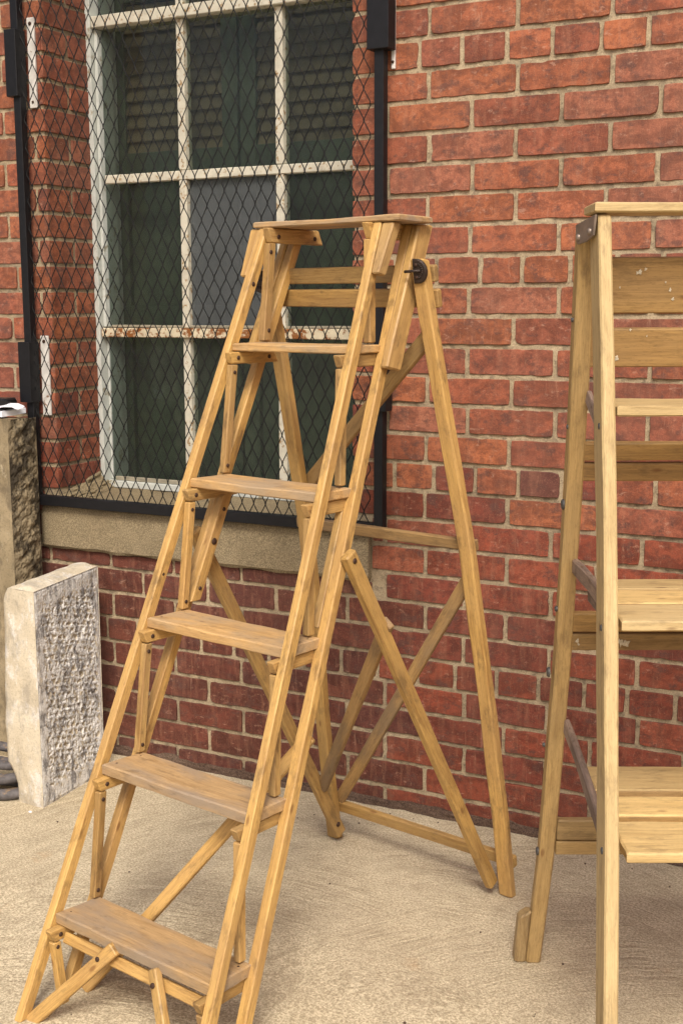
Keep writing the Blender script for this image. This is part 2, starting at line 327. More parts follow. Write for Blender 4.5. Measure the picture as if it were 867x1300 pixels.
def add_brick(x0, x1, z0, z1, T=None, chip=1.0):
    """T maps (x, y, z) of the flat wall to its real place"""
    n = lambda a, s: noise.noise(Vector((a, s, 0.37)))
    seed = random.uniform(0, 900)
    w_, h_ = x1 - x0, z1 - z0
    nx = max(4, int(w_ / 0.016)); nz = 5
    pts = []
    for i in range(nx): pts.append((x0 + w_ * i / nx, z0))
    for i in range(nz): pts.append((x1, z0 + h_ * i / nz))
    for i in range(nx): pts.append((x1 - w_ * i / nx, z1))
    for i in range(nz): pts.append((x0, z1 - h_ * i / nz))
    cx, cz = (x0 + x1) / 2, (z0 + z1) / 2; npt = len(pts)
    yo = random.uniform(-0.0016, 0.0016); tx = random.uniform(-0.006, 0.006); tz = random.uniform(-0.02, 0.02)
    rings = []
    crn = 0.005
    for ring, (ins, y) in enumerate(((-0.0005, 0.013), (0.0002, 0.0010), (0.0011, 0.0))):
        rr = []
        for i, (px, pz) in enumerate(pts):
            jit = 0.0007 * n(i * 1.3, seed) * 2
            ch = max(0, n(i * 0.45 + 50, seed) - 0.40) * 0.011 * chip
            k = ins + max(-0.001, jit) + ch
            sx = 1 if px < cx else -1; sz = 1 if pz < cz else -1
            ex = abs(px - x0) < 1e-6 or abs(px - x1) < 1e-6; ez = abs(pz - z0) < 1e-6 or abs(pz - z1) < 1e-6
            qx = px + (sx * k if ex else 0); qz = pz + (sz * k if ez else 0)
            # rounded corners
            dx = min(abs(px - x0), abs(px - x1)); dz = min(abs(pz - z0), abs(pz - z1))
            if ex and ez: qx += sx * crn * 0.22; qz += sz * crn * 0.22
            rr.append((qx, y + yo + (px - cx) * tx + (pz - cz) * tz, qz))
        rings.append(rr)
    V = rings[0] + rings[1] + rings[2]; F = []
    for r_ in range(2):
        for i in range(npt):
            j = (i + 1) % npt; F.append((r_ * npt + i, r_ * npt + j, (r_ + 1) * npt + j, (r_ + 1) * npt + i))
    F.append(tuple(2 * npt + i for i in range(npt)))
    off = Vector((random.uniform(0, 40), random.uniform(0, 40), random.uniform(0, 40)))
    G = [Vector(v) + off for v in V]
    W = [T(v) for v in V] if T else V
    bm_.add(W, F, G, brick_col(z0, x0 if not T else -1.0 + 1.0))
J = 0.0103
WX0, WX1 = -3.3, 3.0
for r_ in range(-16, 26):
    zt = ZT - r_ * CH; z1 = zt - J / 2; z0 = zt - CH + J / 2
    if z1 > 2.85: continue
    z0 = max(z0, 0.004)
    hdr = (r_ % 7) == 6
    if hdr: off = {-1: -0.12, 6: 0.11, 13: 0.11, 20: -0.10}.get(r_, 0.1) * SP; P = SP / 2
    else: off = (0.0 if r_ % 2 == (0 if True else 1) else 0.5) * SP; P = SP
    # bond parity read from the photo, joints on whole or half pitches
    if not hdr:
        A = {-3: .5, -2: 0, 0: 0, 1: .5, 2: 0, 3: .5, 4: 0, 5: .5, 7: .5, 8: 0, 9: .5, 10: 0, 11: .5, 12: 0, 14: 0, 15: .5, 16: 0, 17: .5, 18: 0, 19: .5, 21: .5, 22: 0, 23: .5, 24: 0, 25: .5}
        off = A.get(r_, (r_ % 2) * 0.5) * SP
    js = []
    n0 = int((WX0 - off) / P) - 1
    x = off + n0 * P
    while x < WX1 + P:
        js.append(x + random.uniform(-0.0035, 0.0035)); x += P
    for a, b in zip(js[:-1], js[1:]):
        a2, b2 = a + J / 2, b - J / 2
        zm = (z0 + z1) / 2
        dz = random.uniform(-0.0008, 0.0008)
        if OPB - 0.10 < zm < OPT:                      # beside the opening (and the sill)
            L = OPL if zm > OPB else -1.15
            Rr = OPR if zm > OPB else -0.138
            segs = []
            if a2 < L - 0.02: segs.append((a2, min(b2, L)))
            if b2 > Rr + 0.02: segs.append((max(a2, Rr), b2))
            if a2 < L - 0.02 and b2 <= L + 1e-6: segs = [(a2, b2 if L - b2 > 0.025 else L)]
            for s0, s1 in segs: add_brick(s0, s1, z0 + dz, z1 + dz)
        elif r_ == 17 and b2 > -1.15 and a2 < -0.138:
            add_brick(a2, min(b2, -0.14), z0 + dz, 0.566)
            if b2 > -0.10: add_brick(-0.128, b2, z0 + dz, z1 + dz)
        else:
            add_brick(a2, b2, z0 + dz, z1 + dz)
    # bricks of the two reveals
    if zt - CH / 2 > OPB and zt - CH / 2 < OPT:
        full = (r_ % 2 == 0)
        cuts = [(0.0, DEP)] if full else [(0.0, 0.098), (0.098 + J, DEP)]
        for c0, c1 in cuts:
            add_brick(c0 + 0.0015, c1, z0, z1, T=lambda v: (OPL - v[1], v[0], v[2]))
            add_brick(c0 + 0.0015, c1, z0, z1, T=lambda v: (OPR + v[1], v[0], v[2]))
bm_.build('facing_bricks', M_BRICK, wall)
# mortar behind the bricks: one undulating sheet with the opening left out, and the reveals
mm = MB()
def sheet(mb, u0, u1, v0, v1, step, fn, flip=False):
    nu = max(1, int(round((u1 - u0) / step))); nv = max(1, int(round((v1 - v0) / step)))
    V = [fn(u0 + (u1 - u0) * i / nu, v0 + (v1 - v0) * j / nv) for j in range(nv + 1) for i in range(nu + 1)]
    F = []
    for j in range(nv):
        for i in range(nu):
            a = j * (nu + 1) + i; q = (a, a + 1, a + nu + 2, a + nu + 1); F.append(q[::-1] if flip else q)
    mb.add(V, F)
def my(x, z): return 0.0046 + 0.0026 * noise.noise(Vector((x * 38, 1, z * 38))) + 0.0018 * noise.noise(Vector((x * 7, 4, z * 9)))
fm = lambda x, z: (x, my(x, z), z)
E_ = 0.004
sheet(mm, WX0, OPL - E_, 0, 2.85, 0.0095, fm)
sheet(mm, OPR + E_, WX1, 0, 2.85, 0.0095, fm)
sheet(mm, OPL - E_, OPR + E_, 0, OPB - 0.13, 0.0095, fm)
sheet(mm, OPL - E_, OPR + E_, OPT, 2.85, 0.02, fm)
sheet(mm, E_, DEP + 0.09, OPB - 0.02, OPT, 0.0095, lambda u, v: (OPL - my(u, v) , u, v), True)
sheet(mm, E_, DEP + 0.09, OPB - 0.02, OPT, 0.0095, lambda u, v: (OPR + my(u, v), u, v))
mm.build('mortar', M_MORTAR, wall, smooth=True)
# solid body of the wall behind the face, with the room behind the window
def box(mb, x0, x1, y0, y1, z0, z1):
    mb.add([(x0, y0, z0), (x1, y0, z0), (x1, y1, z0), (x0, y1, z0), (x0, y0, z1), (x1, y0, z1), (x1, y1, z1), (x0, y1, z1)],
           [(0, 3, 2, 1), (4, 5, 6, 7), (0, 1, 5, 4), (1, 2, 6, 5), (2, 3, 7, 6), (3, 0, 4, 7)])
core = MB()
box(core, WX0, OPL - 0.03, 0.03, 1.2, 0, 2.85); box(core, OPR + 0.03, WX1, 0.03, 1.2, 0, 2.85)
box(core, OPL - 0.03, OPR + 0.03, 0.03, 1.2, 0, OPB - 0.13); box(core, OPL - 0.03, OPR + 0.03, 0.03, 1.2, OPT + 0.03, 2.85)
box(core, OPL - 0.03, OPR + 0.03, 0.62, 1.2, OPB - 0.13, OPT + 0.03)
core.build('wall_core', M_ROOM, wall)
# sill: one cast block, worn edges
def sweep(name, prof, xs, mt, parent, wob=0.002, seed=0.0, capz=True):
    """prof: closed list of (y,z); xs: stations along x; slight wobble so the edges are not ruled"""
    mb = MB(); V = []; n = len(prof)
    for i, x in enumerate(xs):
        e = min(i, len(xs) - 1 - i); sh = {0: 0.012, 1: 0.003}.get(e, 0.0)
        cy = sum(p[0] for p in prof) / n; cz = sum(p[1] for p in prof) / n
        for k, (y, z) in enumerate(prof):
            dy = wob * noise.noise(Vector((x * 14 + seed, k * 3.1, 0))); dz = wob * noise.noise(Vector((x * 14 + seed, k * 3.1, 9)))
            if y > 0.1: dy = 0
            V.append((x, y + dy + (cy - y) * sh / 0.3, z + dz + (cz - z) * sh / 0.07 * 0.8))
    F = [tuple(range(n))[::-1], tuple((len(xs) - 1) * n + k for k in range(n))]
    F = [F[0], F[1]]
    for i in range(len(xs) - 1):
        for k in range(n):
            k2 = (k + 1) % n; F.append((i * n + k, i * n + k2, (i + 1) * n + k2, (i + 1) * n + k))
    mb.add(V, F); return mb.build(name, mt, parent)
xs = [-1.15, -1.146] + [-1.14 + 0.0105 * i for i in range(95)] + [-0.146, -0.142]
sweep('window_sill', [(-0.010, 0.568), (-0.017, 0.576), (-0.018, 0.62), (-0.017, 0.668), (-0.012, 0.684), (-0.002, 0.690), (0.10, 0.700), (0.19, 0.712), (0.30, 0.722), (0.30, 0.556), (0.05, 0.561)], xs, M_SILL, wall, 0.004)
# mortar fillet on the sill along the reveal and under the frame
mb = MB()
sheet(mb, 0, 1, 0, 1, 0.04, lambda u, v: (OPL - 0.003 + 0.045 * v + 0.01 * noise.noise(Vector((u * 8, v * 8, 0))), 0.004 + u * 0.195, 0.694 + 0.018 * u + 0.038 * (1 - v) ** 2 * (0.5 + u) + 0.004 * noise.noise(Vector((u * 9, v * 9, 3)))))
mb.build('mortar_fillet', M_SILL, wall, smooth=True)
# crumbling footing course along the wall base
fo = MB()
def foot(u, v):
    x = WX0 + (WX1 - WX0) * u
    r0 = noise.noise(Vector((x * 9, 0, 0))); r1 = noise.noise(Vector((x * 30, v * 5, 2)))
    yy = -0.013 * v - 0.007 * r0 * v - 0.006 * r1 * v
    zz = 0.022 * (1 - v ** 3) + 0.014 * noise.noise(Vector((x * 14, v * 2, 5))) * (1 - v) + 0.004 * r1 * (1 - v)
    return (x, 0.004 + yy, max(-0.003, zz - (0.003 if v > 0.99 else 0)))
nu = 900; nv = 8; V = [foot(i / nu, j / nv) for j in range(nv + 1) for i in range(nu + 1)]
fo.add(V, [(j * (nu + 1) + i, (j + 1) * (nu + 1) + i, (j + 1) * (nu + 1) + i + 1, j * (nu + 1) + i + 1) for j in range(nv) for i in range(nu)])
fo.build('footing', M_TAR, wall)

# ------------------------------------------------------------ bars and boards
def member(mb, pts, w, t, wdir, bev=0.0018, c0=None, c1=None, wob=0.0006, taper=None, seed=None):
    """a squared timber along a polyline: w across along wdir, t the other way; c0/c1 = end plane normals"""
    pts = [Vector(p) for p in pts]; seed = random.uniform(0, 500) if seed is None else seed
    L = [0.0]
    for a, b in zip(pts[:-1], pts[1:]): L.append(L[-1] + (b - a).length)
    tot = L[-1]; ns = max(3, int(tot / 0.03))
    def at(s):
        for i in range(len(pts) - 1):
            if s <= L[i + 1] + 1e-9 or i == len(pts) - 2:
                k = (s - L[i]) / (L[i + 1] - L[i]); return pts[i].lerp(pts[i + 1], k), (pts[i + 1] - pts[i]).normalized()
    wd = Vector(wdir).normalized(); off = Vector((seed, seed * 0.7 % 37, seed * 1.3 % 41))
    st = [0.0, bev] + [tot * i / ns for i in range(1, ns)] + [tot - bev, tot]
    V = []; G = []
    for i, s in enumerate(st):
        p, ax = at(s)
        gw = (wd - ax * wd.dot(ax)).normalized(); gt = ax.cross(gw).normalized()
        k = (s / tot)
        ww = (w if not taper else w * (1 + (taper - 1) * k)) / 2; tt = t / 2
        if i in (0, len(st) - 1): ww -= bev * 0.8; tt -= bev * 0.8
        b = min(bev, ww * 0.45, tt * 0.45)
        prof = [(-ww + b, -tt), (ww - b, -tt), (ww, -tt + b), (ww, tt - b), (ww - b, tt), (-ww + b, tt), (-ww, tt - b), (-ww, -tt + b)]
        for a_, c_ in prof:
            nz = Vector((s * 6 + seed, a_ * 60, c_ * 60)); d1 = noise.noise(nz) * wob; d2 = noise.noise(nz + Vector((7, 7, 7))) * wob
            q = p + gw * (a_ + d1) + gt * (c_ + d2)
            cut = c0 if s < tot / 2 else c1
            if cut is not None and (i < 2 or i > len(st) - 3):
                n_ = Vector(cut); base = at(0.0 if s < tot / 2 else tot)[0]
                e = bev if i in (1, len(st) - 2) else 0.0
                sgn = 1 if s < tot / 2 else -1
                q = q - ax * ((q - base).dot(n_) / ax.dot(n_)) + ax * e * sgn
            V.append(q); G.append(Vector((s, a_, c_)) + off)
    F = [tuple(range(8))[::-1], tuple((len(st) - 1) * 8 + k for k in range(8))]
    for i in range(len(st) - 1):
        for k in range(8):
            k2 = (k + 1) % 8; F.append((i * 8 + k, i * 8 + k2, (i + 1) * 8 + k2, (i + 1) * 8 + k))
    mb.add(V, F, G)
def timber(name, parent, mt, *a, **k):
    mb = MB(); member(mb, *a, **k); return mb.build(name, mt, parent)
def dome(mb, c, nrm, r, h, seg=10):
    c = Vector(c); n_ = Vector(nrm).normalized(); a = n_.orthogonal().normalized(); b = n_.cross(a)
    V = []; rings = ((1.0, -0.3), (1.0, 0.35), (0.75, 0.8))
    for rr, hh in rings:
        for i in range(seg):
            an = 2 * math.pi * i / seg; V.append(c + (a * math.cos(an) + b * math.sin(an)) * r * rr + n_ * h * hh)
    V.append(c + n_ * h); F = []
    for j in range(2):
        for i in range(seg): F.append((j * seg + i, j * seg + (i + 1) % seg, (j + 1) * seg + (i + 1) % seg, (j + 1) * seg + i))
    for i in range(seg): F.append((2 * seg + i, 2 * seg + (i + 1) % seg, 3 * seg))
    mb.add(V, F)
def bolt(parent, c, nrm, r=0.0042, h=0.0025, mt=None, name='bolt'):
    mb = MB(); dome(mb, c, nrm, r, h); return mb.build(name, mt or M_BOLT, parent, smooth=True)

# ------------------------------------------------------------ window
win = empty('sash_window', ((OPL + OPR) / 2, DEP, OPB))
tag(win, 'old white and cream painted steel window with rusting muntins and dusty panes', 'window')
wx = lambda x, y, z: (x - (OPL + OPR) / 2, y - DEP, z - OPB)
def wbar(name, x0, x1, z0, z1, y0, y1, mt, par=win, bev=0.002):
    mb = MB()
    if x1 - x0 > z1 - z0:
        member(mb, [wx(x0, (y0 + y1) / 2, (z0 + z1) / 2), wx(x1, (y0 + y1) / 2, (z0 + z1) / 2)], z1 - z0, y1 - y0, (0, 0, 1), bev, wob=0.0012)
    else:
        member(mb, [wx((x0 + x1) / 2, (y0 + y1) / 2, z0), wx((x0 + x1) / 2, (y0 + y1) / 2, z1)], x1 - x0, y1 - y0, (1, 0, 0), bev, wob=0.0010)
    return mb.build(name, mt, par)
wbar('jamb', -1.099, -1.082, 0.722, 2.30, 0.185, 0.30, M_JAMB)
wbar('jamb', -1.0815, -1.075, 0.735, 1.148, 0.214, 0.27, M_JAMB)
wbar('jamb', -1.0815, -1.071, 1.170, 1.972, 0.200, 0.27, M_JAMB)
wbar('jamb', -0.206, -0.184, 0.722, 2.30, 0.19, 0.30, M_JAMB)
wbar('bottom_rail', -1.081, -0.207, 0.713, 0.733, 0.198, 0.27, M_JAMB)
wbar('top_rail', -1.081, -0.207, 1.974, 2.004, 0.188, 0.26, M_MUNT)
wbar('muntin', -1.061, -0.207, 1.562, 1.586, 0.202, 0.235, M_MUNT)
wbar('muntin', -1.081, -0.207, 1.142, 1.168, 0.190, 0.24, M_RUST)['label'] = 'heavily rusted horizontal bar of the window'
for xm in (-0.802, -0.502):
    wbar('muntin', xm - 0.012, xm + 0.012, 0.734, 1.141, 0.204, 0.238, M_MUNT)
    wbar('muntin', xm - 0.0115, xm + 0.0115, 1.169, 1.561, 0.203, 0.237, M_MUNT)
    wbar('muntin', xm - 0.0115, xm + 0.0115, 1.587, 1.973, 0.203, 0.237, M_MUNT)
    wbar('muntin', xm - 0.0115, xm + 0.0115, 2.005, 2.30, 0.203, 0.237, M_MUNT)
cols = [(-1.074, -0.813), (-0.791, -0.513), (-0.491, -0.206)]; rows = [(0.733, 1.142), (1.168, 1.562), (1.586, 1.974), (2.004, 2.30)]
for ci, (a, b) in enumerate(cols):
    for ri, (c, d_) in enumerate(rows):
        mb = MB(); box(mb, a - 0.003 - 0, b + 0.003, 0.219, 0.222, c - 0.003, d_ + 0.003)
        mb.v = [wx(*v) for v in mb.v]
        p_ = mb.build('pane', G_FROST if (ci, ri) == (1, 1) else G_CLEAR, win)
        if (ci, ri) == (1, 1): p_['label'] = 'clouded grey pane in the middle of the window'
# drift of old putty and dust in front of the lower panes' foot
wbar('putty', -1.06, -0.207, 1.169, 1.176, 0.208, 0.217, M_PUTTY, bev=0.001)
wbar('putty', -1.06, -0.207, 0.734, 0.745, 0.207, 0.217, M_PUTTY, bev=0.001)

# shutters behind the glass, each a thing
def shutter(x0, x1, label, first):
    sh = empty('window_shutter', ((x0 + x1) / 2, 0.32, OPB)); tag(sh, label, 'shutter', 'dark green shutters behind the window')
    ox = (x0 + x1) / 2
    P_ = lambda x, y, z: (x - ox, y - 0.32, z - OPB)
    def bar(name, a, b, c, d_, y0, y1, mt):
        mb = MB()
        if b - a > d_ - c: member(mb, [P_(a, (y0 + y1) / 2, (c + d_) / 2), P_(b, (y0 + y1) / 2, (c + d_) / 2)], d_ - c, y1 - y0, (0, 0, 1))
        else: member(mb, [P_((a + b) / 2, (y0 + y1) / 2, c), P_((a + b) / 2, (y0 + y1) / 2, d_)], b - a, y1 - y0, (1, 0, 0))
        return mb.build(name, mt, sh)
    sw_ = 0.050
    bar('stile', x0, x0 + sw_, 0.60, 2.40, 0.305, 0.335, M_SHUT); bar('stile', x1 - sw_, x1, 0.60, 2.40, 0.305, 0.335, M_SHUT)
    for a, b in ((0.60, 0.70), (1.17, 1.23), (1.575, 1.655), (2.06, 2.14)): bar('rail', x0 + sw_, x1 - sw_, a, b, 0.306, 0.334, M_SHUT)
    for a, b in ((0.70, 1.17), (1.23, 1.575)): bar('panel', x0 + sw_, x1 - sw_, a, b, 0.322, 0.332, M_SHUT)
    bar('panel', x0 + sw_, x1 - sw_, 2.14, 2.40, 0.322, 0.332, M_SHUT)
    z = 1.668
    while z < 2.055:
        mb = MB(); member(mb, [P_(x0 + sw_, 0.321, z), P_(x1 - sw_, 0.321, z)], 0.044, 0.007, (0, -0.38, -0.92), 0.0015)
        mb.build('louvre', M_LOUV, sh); z += 0.0365
shutter(-1.112, -0.690, 'left dark green louvred shutter behind the window glass', True)
shutter(-0.683, -0.262, 'middle dark green louvred shutter behind the window glass', False)
shutter(-0.255, 0.16, 'right dark green louvred shutter behind the window glass, mostly hidden by the ladder', False)

# ------------------------------------------------------------ window guard
gd = empty('window_guard', (-0.62, -0.04, 0.69)); tag(gd, 'black steel window guard with woven diamond wire mesh over the brick opening', 'window guard')
gx = lambda x, y, z: (x + 0.62, y + 0.04, z - 0.69)
def gbar(name, x0, x1, z0, z1, y0, y1, mt=None, par=gd):
    mb = MB()
    if x1 - x0 > z1 - z0: member(mb, [gx(x0, (y0 + y1) / 2, (z0 + z1) / 2), gx(x1, (y0 + y1) / 2, (z0 + z1) / 2)], z1 - z0, y1 - y0, (0, 0, 1), 0.0012, wob=0.0003)
    else: member(mb, [gx((x0 + x1) / 2, (y0 + y1) / 2, z0), gx((x0 + x1) / 2, (y0 + y1) / 2, z1)], x1 - x0, y1 - y0, (1, 0, 0), 0.0012, wob=0.0003)
    return mb.build(name, mt or M_BLACK, par)
GL, GR, GB, GT = -1.161, -0.092, 0.690, 2.42
gbar('frame_bar', GL, GL + 0.023, GB, GT, -0.040, -0.016)
gbar('frame_bar', GR - 0.023, GR, GB, GT, -0.040, -0.016)
gbar('frame_bar', GL + 0.0235, GR - 0.0235, GB + 0.001, GB + 0.028, -0.039, -0.017)
gbar('frame_bar', GL + 0.0235, GR - 0.0235, GT - 0.027, GT - 0.001, -0.039, -0.017)
gbar('hinge_cover', GR - 0.036, GR + 0.017, 1.790, 2.05, -0.052, -0.012)
gbar('hinge_cover', GL - 0.013, GL + 0.024, 1.768, 1.935, -0.052, -0.012)
gbar('hinge_cover', GL - 0.013, GL + 0.026, 0.972, 1.134, -0.052, -0.012)
gbar('hinge_cover', GR - 0.020, GR + 0.012, 0.985, 1.14, -0.050, -0.012)
for (a, b, c, d_) in ((GL + 0.027, GL + 0.050, 1.742, 1.968), (GL + 0.028, GL + 0.055, 0.935, 1.150), (GR + 0.004, GR + 0.013, 1.752, 1.96)):
    o = gbar('mounting_bracket', a, b, c, d_, -0.0085, -0.0015, M_WHITE)
    bolt(o, gx((a + b) / 2, -0.009, c + 0.015), (0, -1, 0), 0.0035, 0.003); bolt(o, gx((a + b) / 2, -0.009, d_ - 0.015), (0, -1, 0), 0.005, 0.003)
wm = MB()
HW, VP_ = 0.0171, 0.0692
def wire(x, ph):
    pts = []; z = GB + 0.02; k = ph
    tw = 0.0085; seg = VP_ / 2
    while z < GT - 0.01:
        sx = -1 if k % 2 else 1
        sw2 = 1 if ph == 0 else -1
        xx = x + sx * (HW / 2 - 0.0011)
        jx = 0.0018 * noise.noise(Vector((x * 9, z * 6, 0))); jz = 0.002 * noise.noise(Vector((x * 9, z * 6, 5)))
        pts.append((xx + jx, -0.028 + 0.0011 * sx, z - tw / 2 + jz)); pts.append((xx + jx, -0.028 - 0.0011 * sx, z + tw / 2 + jz))
        z += seg; k += 1
    return pts
def tube(mb, pts, r, seg=5):
    V = []; pts = [Vector(p) for p in pts]
    for i, p in enumerate(pts):
        d_ = (pts[min(i + 1, len(pts) - 1)] - pts[max(i - 1, 0)]).normalized(); a = d_.orthogonal().normalized()
        a = (Vector((1, 0, 0)) - d_ * d_.x); a = a.normalized() if a.length > 0.2 else (Vector((0, 1, 0)) - d_ * d_.y).normalized()
        b = d_.cross(a)
        for k in range(seg): an = 2 * math.pi * k / seg; V.append(p + (a * math.cos(an) + b * math.sin(an)) * r)
    F = [(i * seg + k, i * seg + (k + 1) % seg, (i + 1) * seg + (k + 1) % seg, (i + 1) * seg + k) for i in range(len(pts) - 1) for k in range(seg)]
    F += [tuple(range(seg))[::-1], tuple((len(pts) - 1) * seg + k for k in range(seg))]
    mb.add(V, F)
nW = int((GR - GL - 0.046) / HW)
for i in range(nW):
    x = GL + 0.023 + HW * (i + 0.5)
    tube(wm, [gx(*p) for p in wire(x, i % 2)], 0.00135)
wm.build('wire_mesh', M_WIRE, gd, smooth=True)

# ------------------------------------------------------------ left ladder (latticed step ladder)
A1 = empty('step_ladder', (0.1, -0.276, 0.0), R(-11.7))
tag(A1, 'old varnished wooden step ladder with five treads, opened in front of the window guard', 'ladder', 'open wooden ladders by the wall')
V3 = lambda u, s, z: (u, -s, z)
HT = 1.379
oR = lambda z: 0.220 - 0.118 * z / 1.39        # outer edge of the right stiles
oL = lambda z: -0.220 + 0.023 * z / 1.39
sF = lambda z: 0.892 - 0.46 * z
sB = lambda z: 0.800 - 0.46 * z
ZC = (0, 0, 1); SW, SD = 0.018, 0.022
def gl1(u, s_):     # ground height under a point of the ladder
    return gh(-0.276 + u * math.sin(R(-11.7)) - s_ * math.cos(R(-11.7))) - 0.001
def stile(side, kind):
    o_ = oR if side > 0 else oL; sf = sF if kind == 'f' else sB
    ww = SW if kind == 'f' else 0.0195
    pr = 0.0025 if kind == 'f' else 0.0
    pts = [V3(o_(z) - side * ww / 2, sf(z) + pr - SD / 2, z) for z in (gl1(o_(0.0), sf(0.0)), HT)]
    return timber('front_stile' if kind == 'f' else 'rear_stile', A1, W_STILE, pts, ww, SD, (1, 0, 0), 0.0022, c0=ZC, c1=ZC, wob=0.0012)
st = {(sd_, k): stile(sd_, k) for sd_ in (-1, 1) for k in 'fb'}
TZ = [0.155, 0.402, 0.655, 0.905, 1.157]     # tops of the treads
THS = [0.022, 0.021, 0.020, 0.018, 0.0155]
def board(name, parent, mt, corners, z1, z0, bev=0.003, lum=0.0008, seed=None):
    """plank: corners = four (x, y) counter-clockwise; worn rounded edges, finely gridded top"""
    mb = MB(); P = [Vector((c[0], c[1], 0)) for c in corners]
    nu, nv = 26, 8; seed = random.uniform(0, 300); V = []; G = []; idx = {}
    Lx = (P[1] - P[0]).length; Ly = (P[3] - P[0]).length
    def q(u, v): return P[0].lerp(P[1], u).lerp(P[3].lerp(P[2], u), v)
    us = [0, bev / Lx] + [bev / Lx + (1 - 2 * bev / Lx) * i / nu for i in range(1, nu)] + [1 - bev / Lx, 1]
    vs = [0, bev / Ly] + [bev / Ly + (1 - 2 * bev / Ly) * i / nv for i in range(1, nv)] + [1 - bev / Ly, 1]
    for lay, zz in ((0, z1), (1, z0)):
        for j, v in enumerate(vs):
            for i, u in enumerate(us):
                p = q(u, v); e = (i in (0, len(us) - 1)) or (j in (0, len(vs) - 1))
                nn = noise.noise(Vector((u * 7 + seed, v * 3, lay)))
                z_ = zz + lum * nn - (bev * 0.75 * (1 if lay == 0 else -1) if e else 0)
                if lay == 0: z_ -= 0.0022 * math.exp(-((u - 0.5) / 0.25) ** 2) * (1 if j < 3 else 0.3)
                if e: p = p + Vector((noise.noise(Vector((u * 12 + seed, v * 9, 4))), noise.noise(Vector((u * 12 + seed, v * 9, 8))), 0)) * 0.0012
                V.append((p.x, p.y, z_)); G.append((u * Lx + seed, v * Ly + seed * 0.3 % 9, (z1 - z0) * lay))
    n1, n2 = len(us), len(vs); off = n1 * n2; F = []
    for j in range(n2 - 1):
        for i in range(n1 - 1):
            a = j * n1 + i; F.append((a, a + 1, a + n1 + 1, a + n1)); F.append((off + a, off + a + n1, off + a + n1 + 1, off + a + 1))
    for i in range(n1 - 1):
        F.append((i, off + i, off + i + 1, i + 1)); a = (n2 - 1) * n1 + i; F.append((a, a + 1, off + a + 1, off + a))
    for j in range(n2 - 1):
        a = j * n1; F.append((a, a + n1, off + a + n1, off + a)); a = j * n1 + n1 - 1; F.append((a, off + a, off + a + n1, a + n1))
    mb.add(V, F, G); return mb.build(name, mt, parent)
for i, z in enumerate(TZ):
    TH = THS[i]
    l, r_ = oL(z) + SW + 0.0005, oR(z) - 0.0105
    f, b = sF(z) , sB(z) + 0.001
    dep = 0.010 if i < 4 else 0.0
    # front corner sits between the stiles, back corner reaches the rear stile
    tr = board('tread', A1, W_TREAD, [(l, -f), (r_, -f), (r_, -b), (l + dep, -b)], z, z - TH)
    for (uu, ss) in ((l + 0.018, f - 0.020), (l + 0.024, b + 0.018), (r_ - 0.012, b + 0.020)):
        bolt(tr, (uu, -ss, z - 0.0008), (0, 0, 1), 0.0028, 0.0010, name='nail')
    zc = z - TH - 0.0125
    for sd_ in (-1, 1):
        o_ = oL(zc) if sd_ < 0 else oR(zc); uc = o_ - sd_ * (SW + 0.0095)
        cl = timber('cleat', A1, W_STILE, [V3(uc, sF(zc) + 0.006, zc), V3(uc, sB(zc) - 0.030, zc)], 0.017, 0.023, (1, 0, 0), 0.002, c0=(0, 0.92, 0.4), c1=(0, 0.9, 0.42))
        for ss in (sF(zc) - 0.012, sB(zc) - 0.008): bolt(cl, V3(uc - sd_ * 0.0087, ss, zc), (-sd_, 0, 0), 0.0042, 0.0022)
        # upright strut between this cleat's front end and the rear stile just above the tread below
        z0 = (TZ[i - 1] + 0.003) if i > 0 else gl1(0, 0.78)
        zt_ = zc - 0.0130
        s_t = sF(zt_) - 0.004; s_b = sB(z0) + 0.012 if i else s_t - 0.02
        sr = timber('strut', A1, W_STILE, [V3(oL(z0) + SW + 0.011 if sd_ < 0 else oR(z0) - SW - 0.011, s_b, z0), V3(uc, s_t - 0.006, zt_)], 0.015, 0.017, (1, 0, 0), 0.0018, c0=ZC, c1=ZC)
        for k in (0.07, 0.93):
            bu = (oL(z0) + SW + 0.011 if sd_ < 0 else oR(z0) - SW - 0.011) * (1 - k) + uc * k
            bolt(sr, V3(bu - sd_ * 0.0077, s_b * (1 - k) + (s_t - 0.006) * k, z0 * (1 - k) + zt_ * k), (-sd_, 0, 0), 0.0038, 0.002)
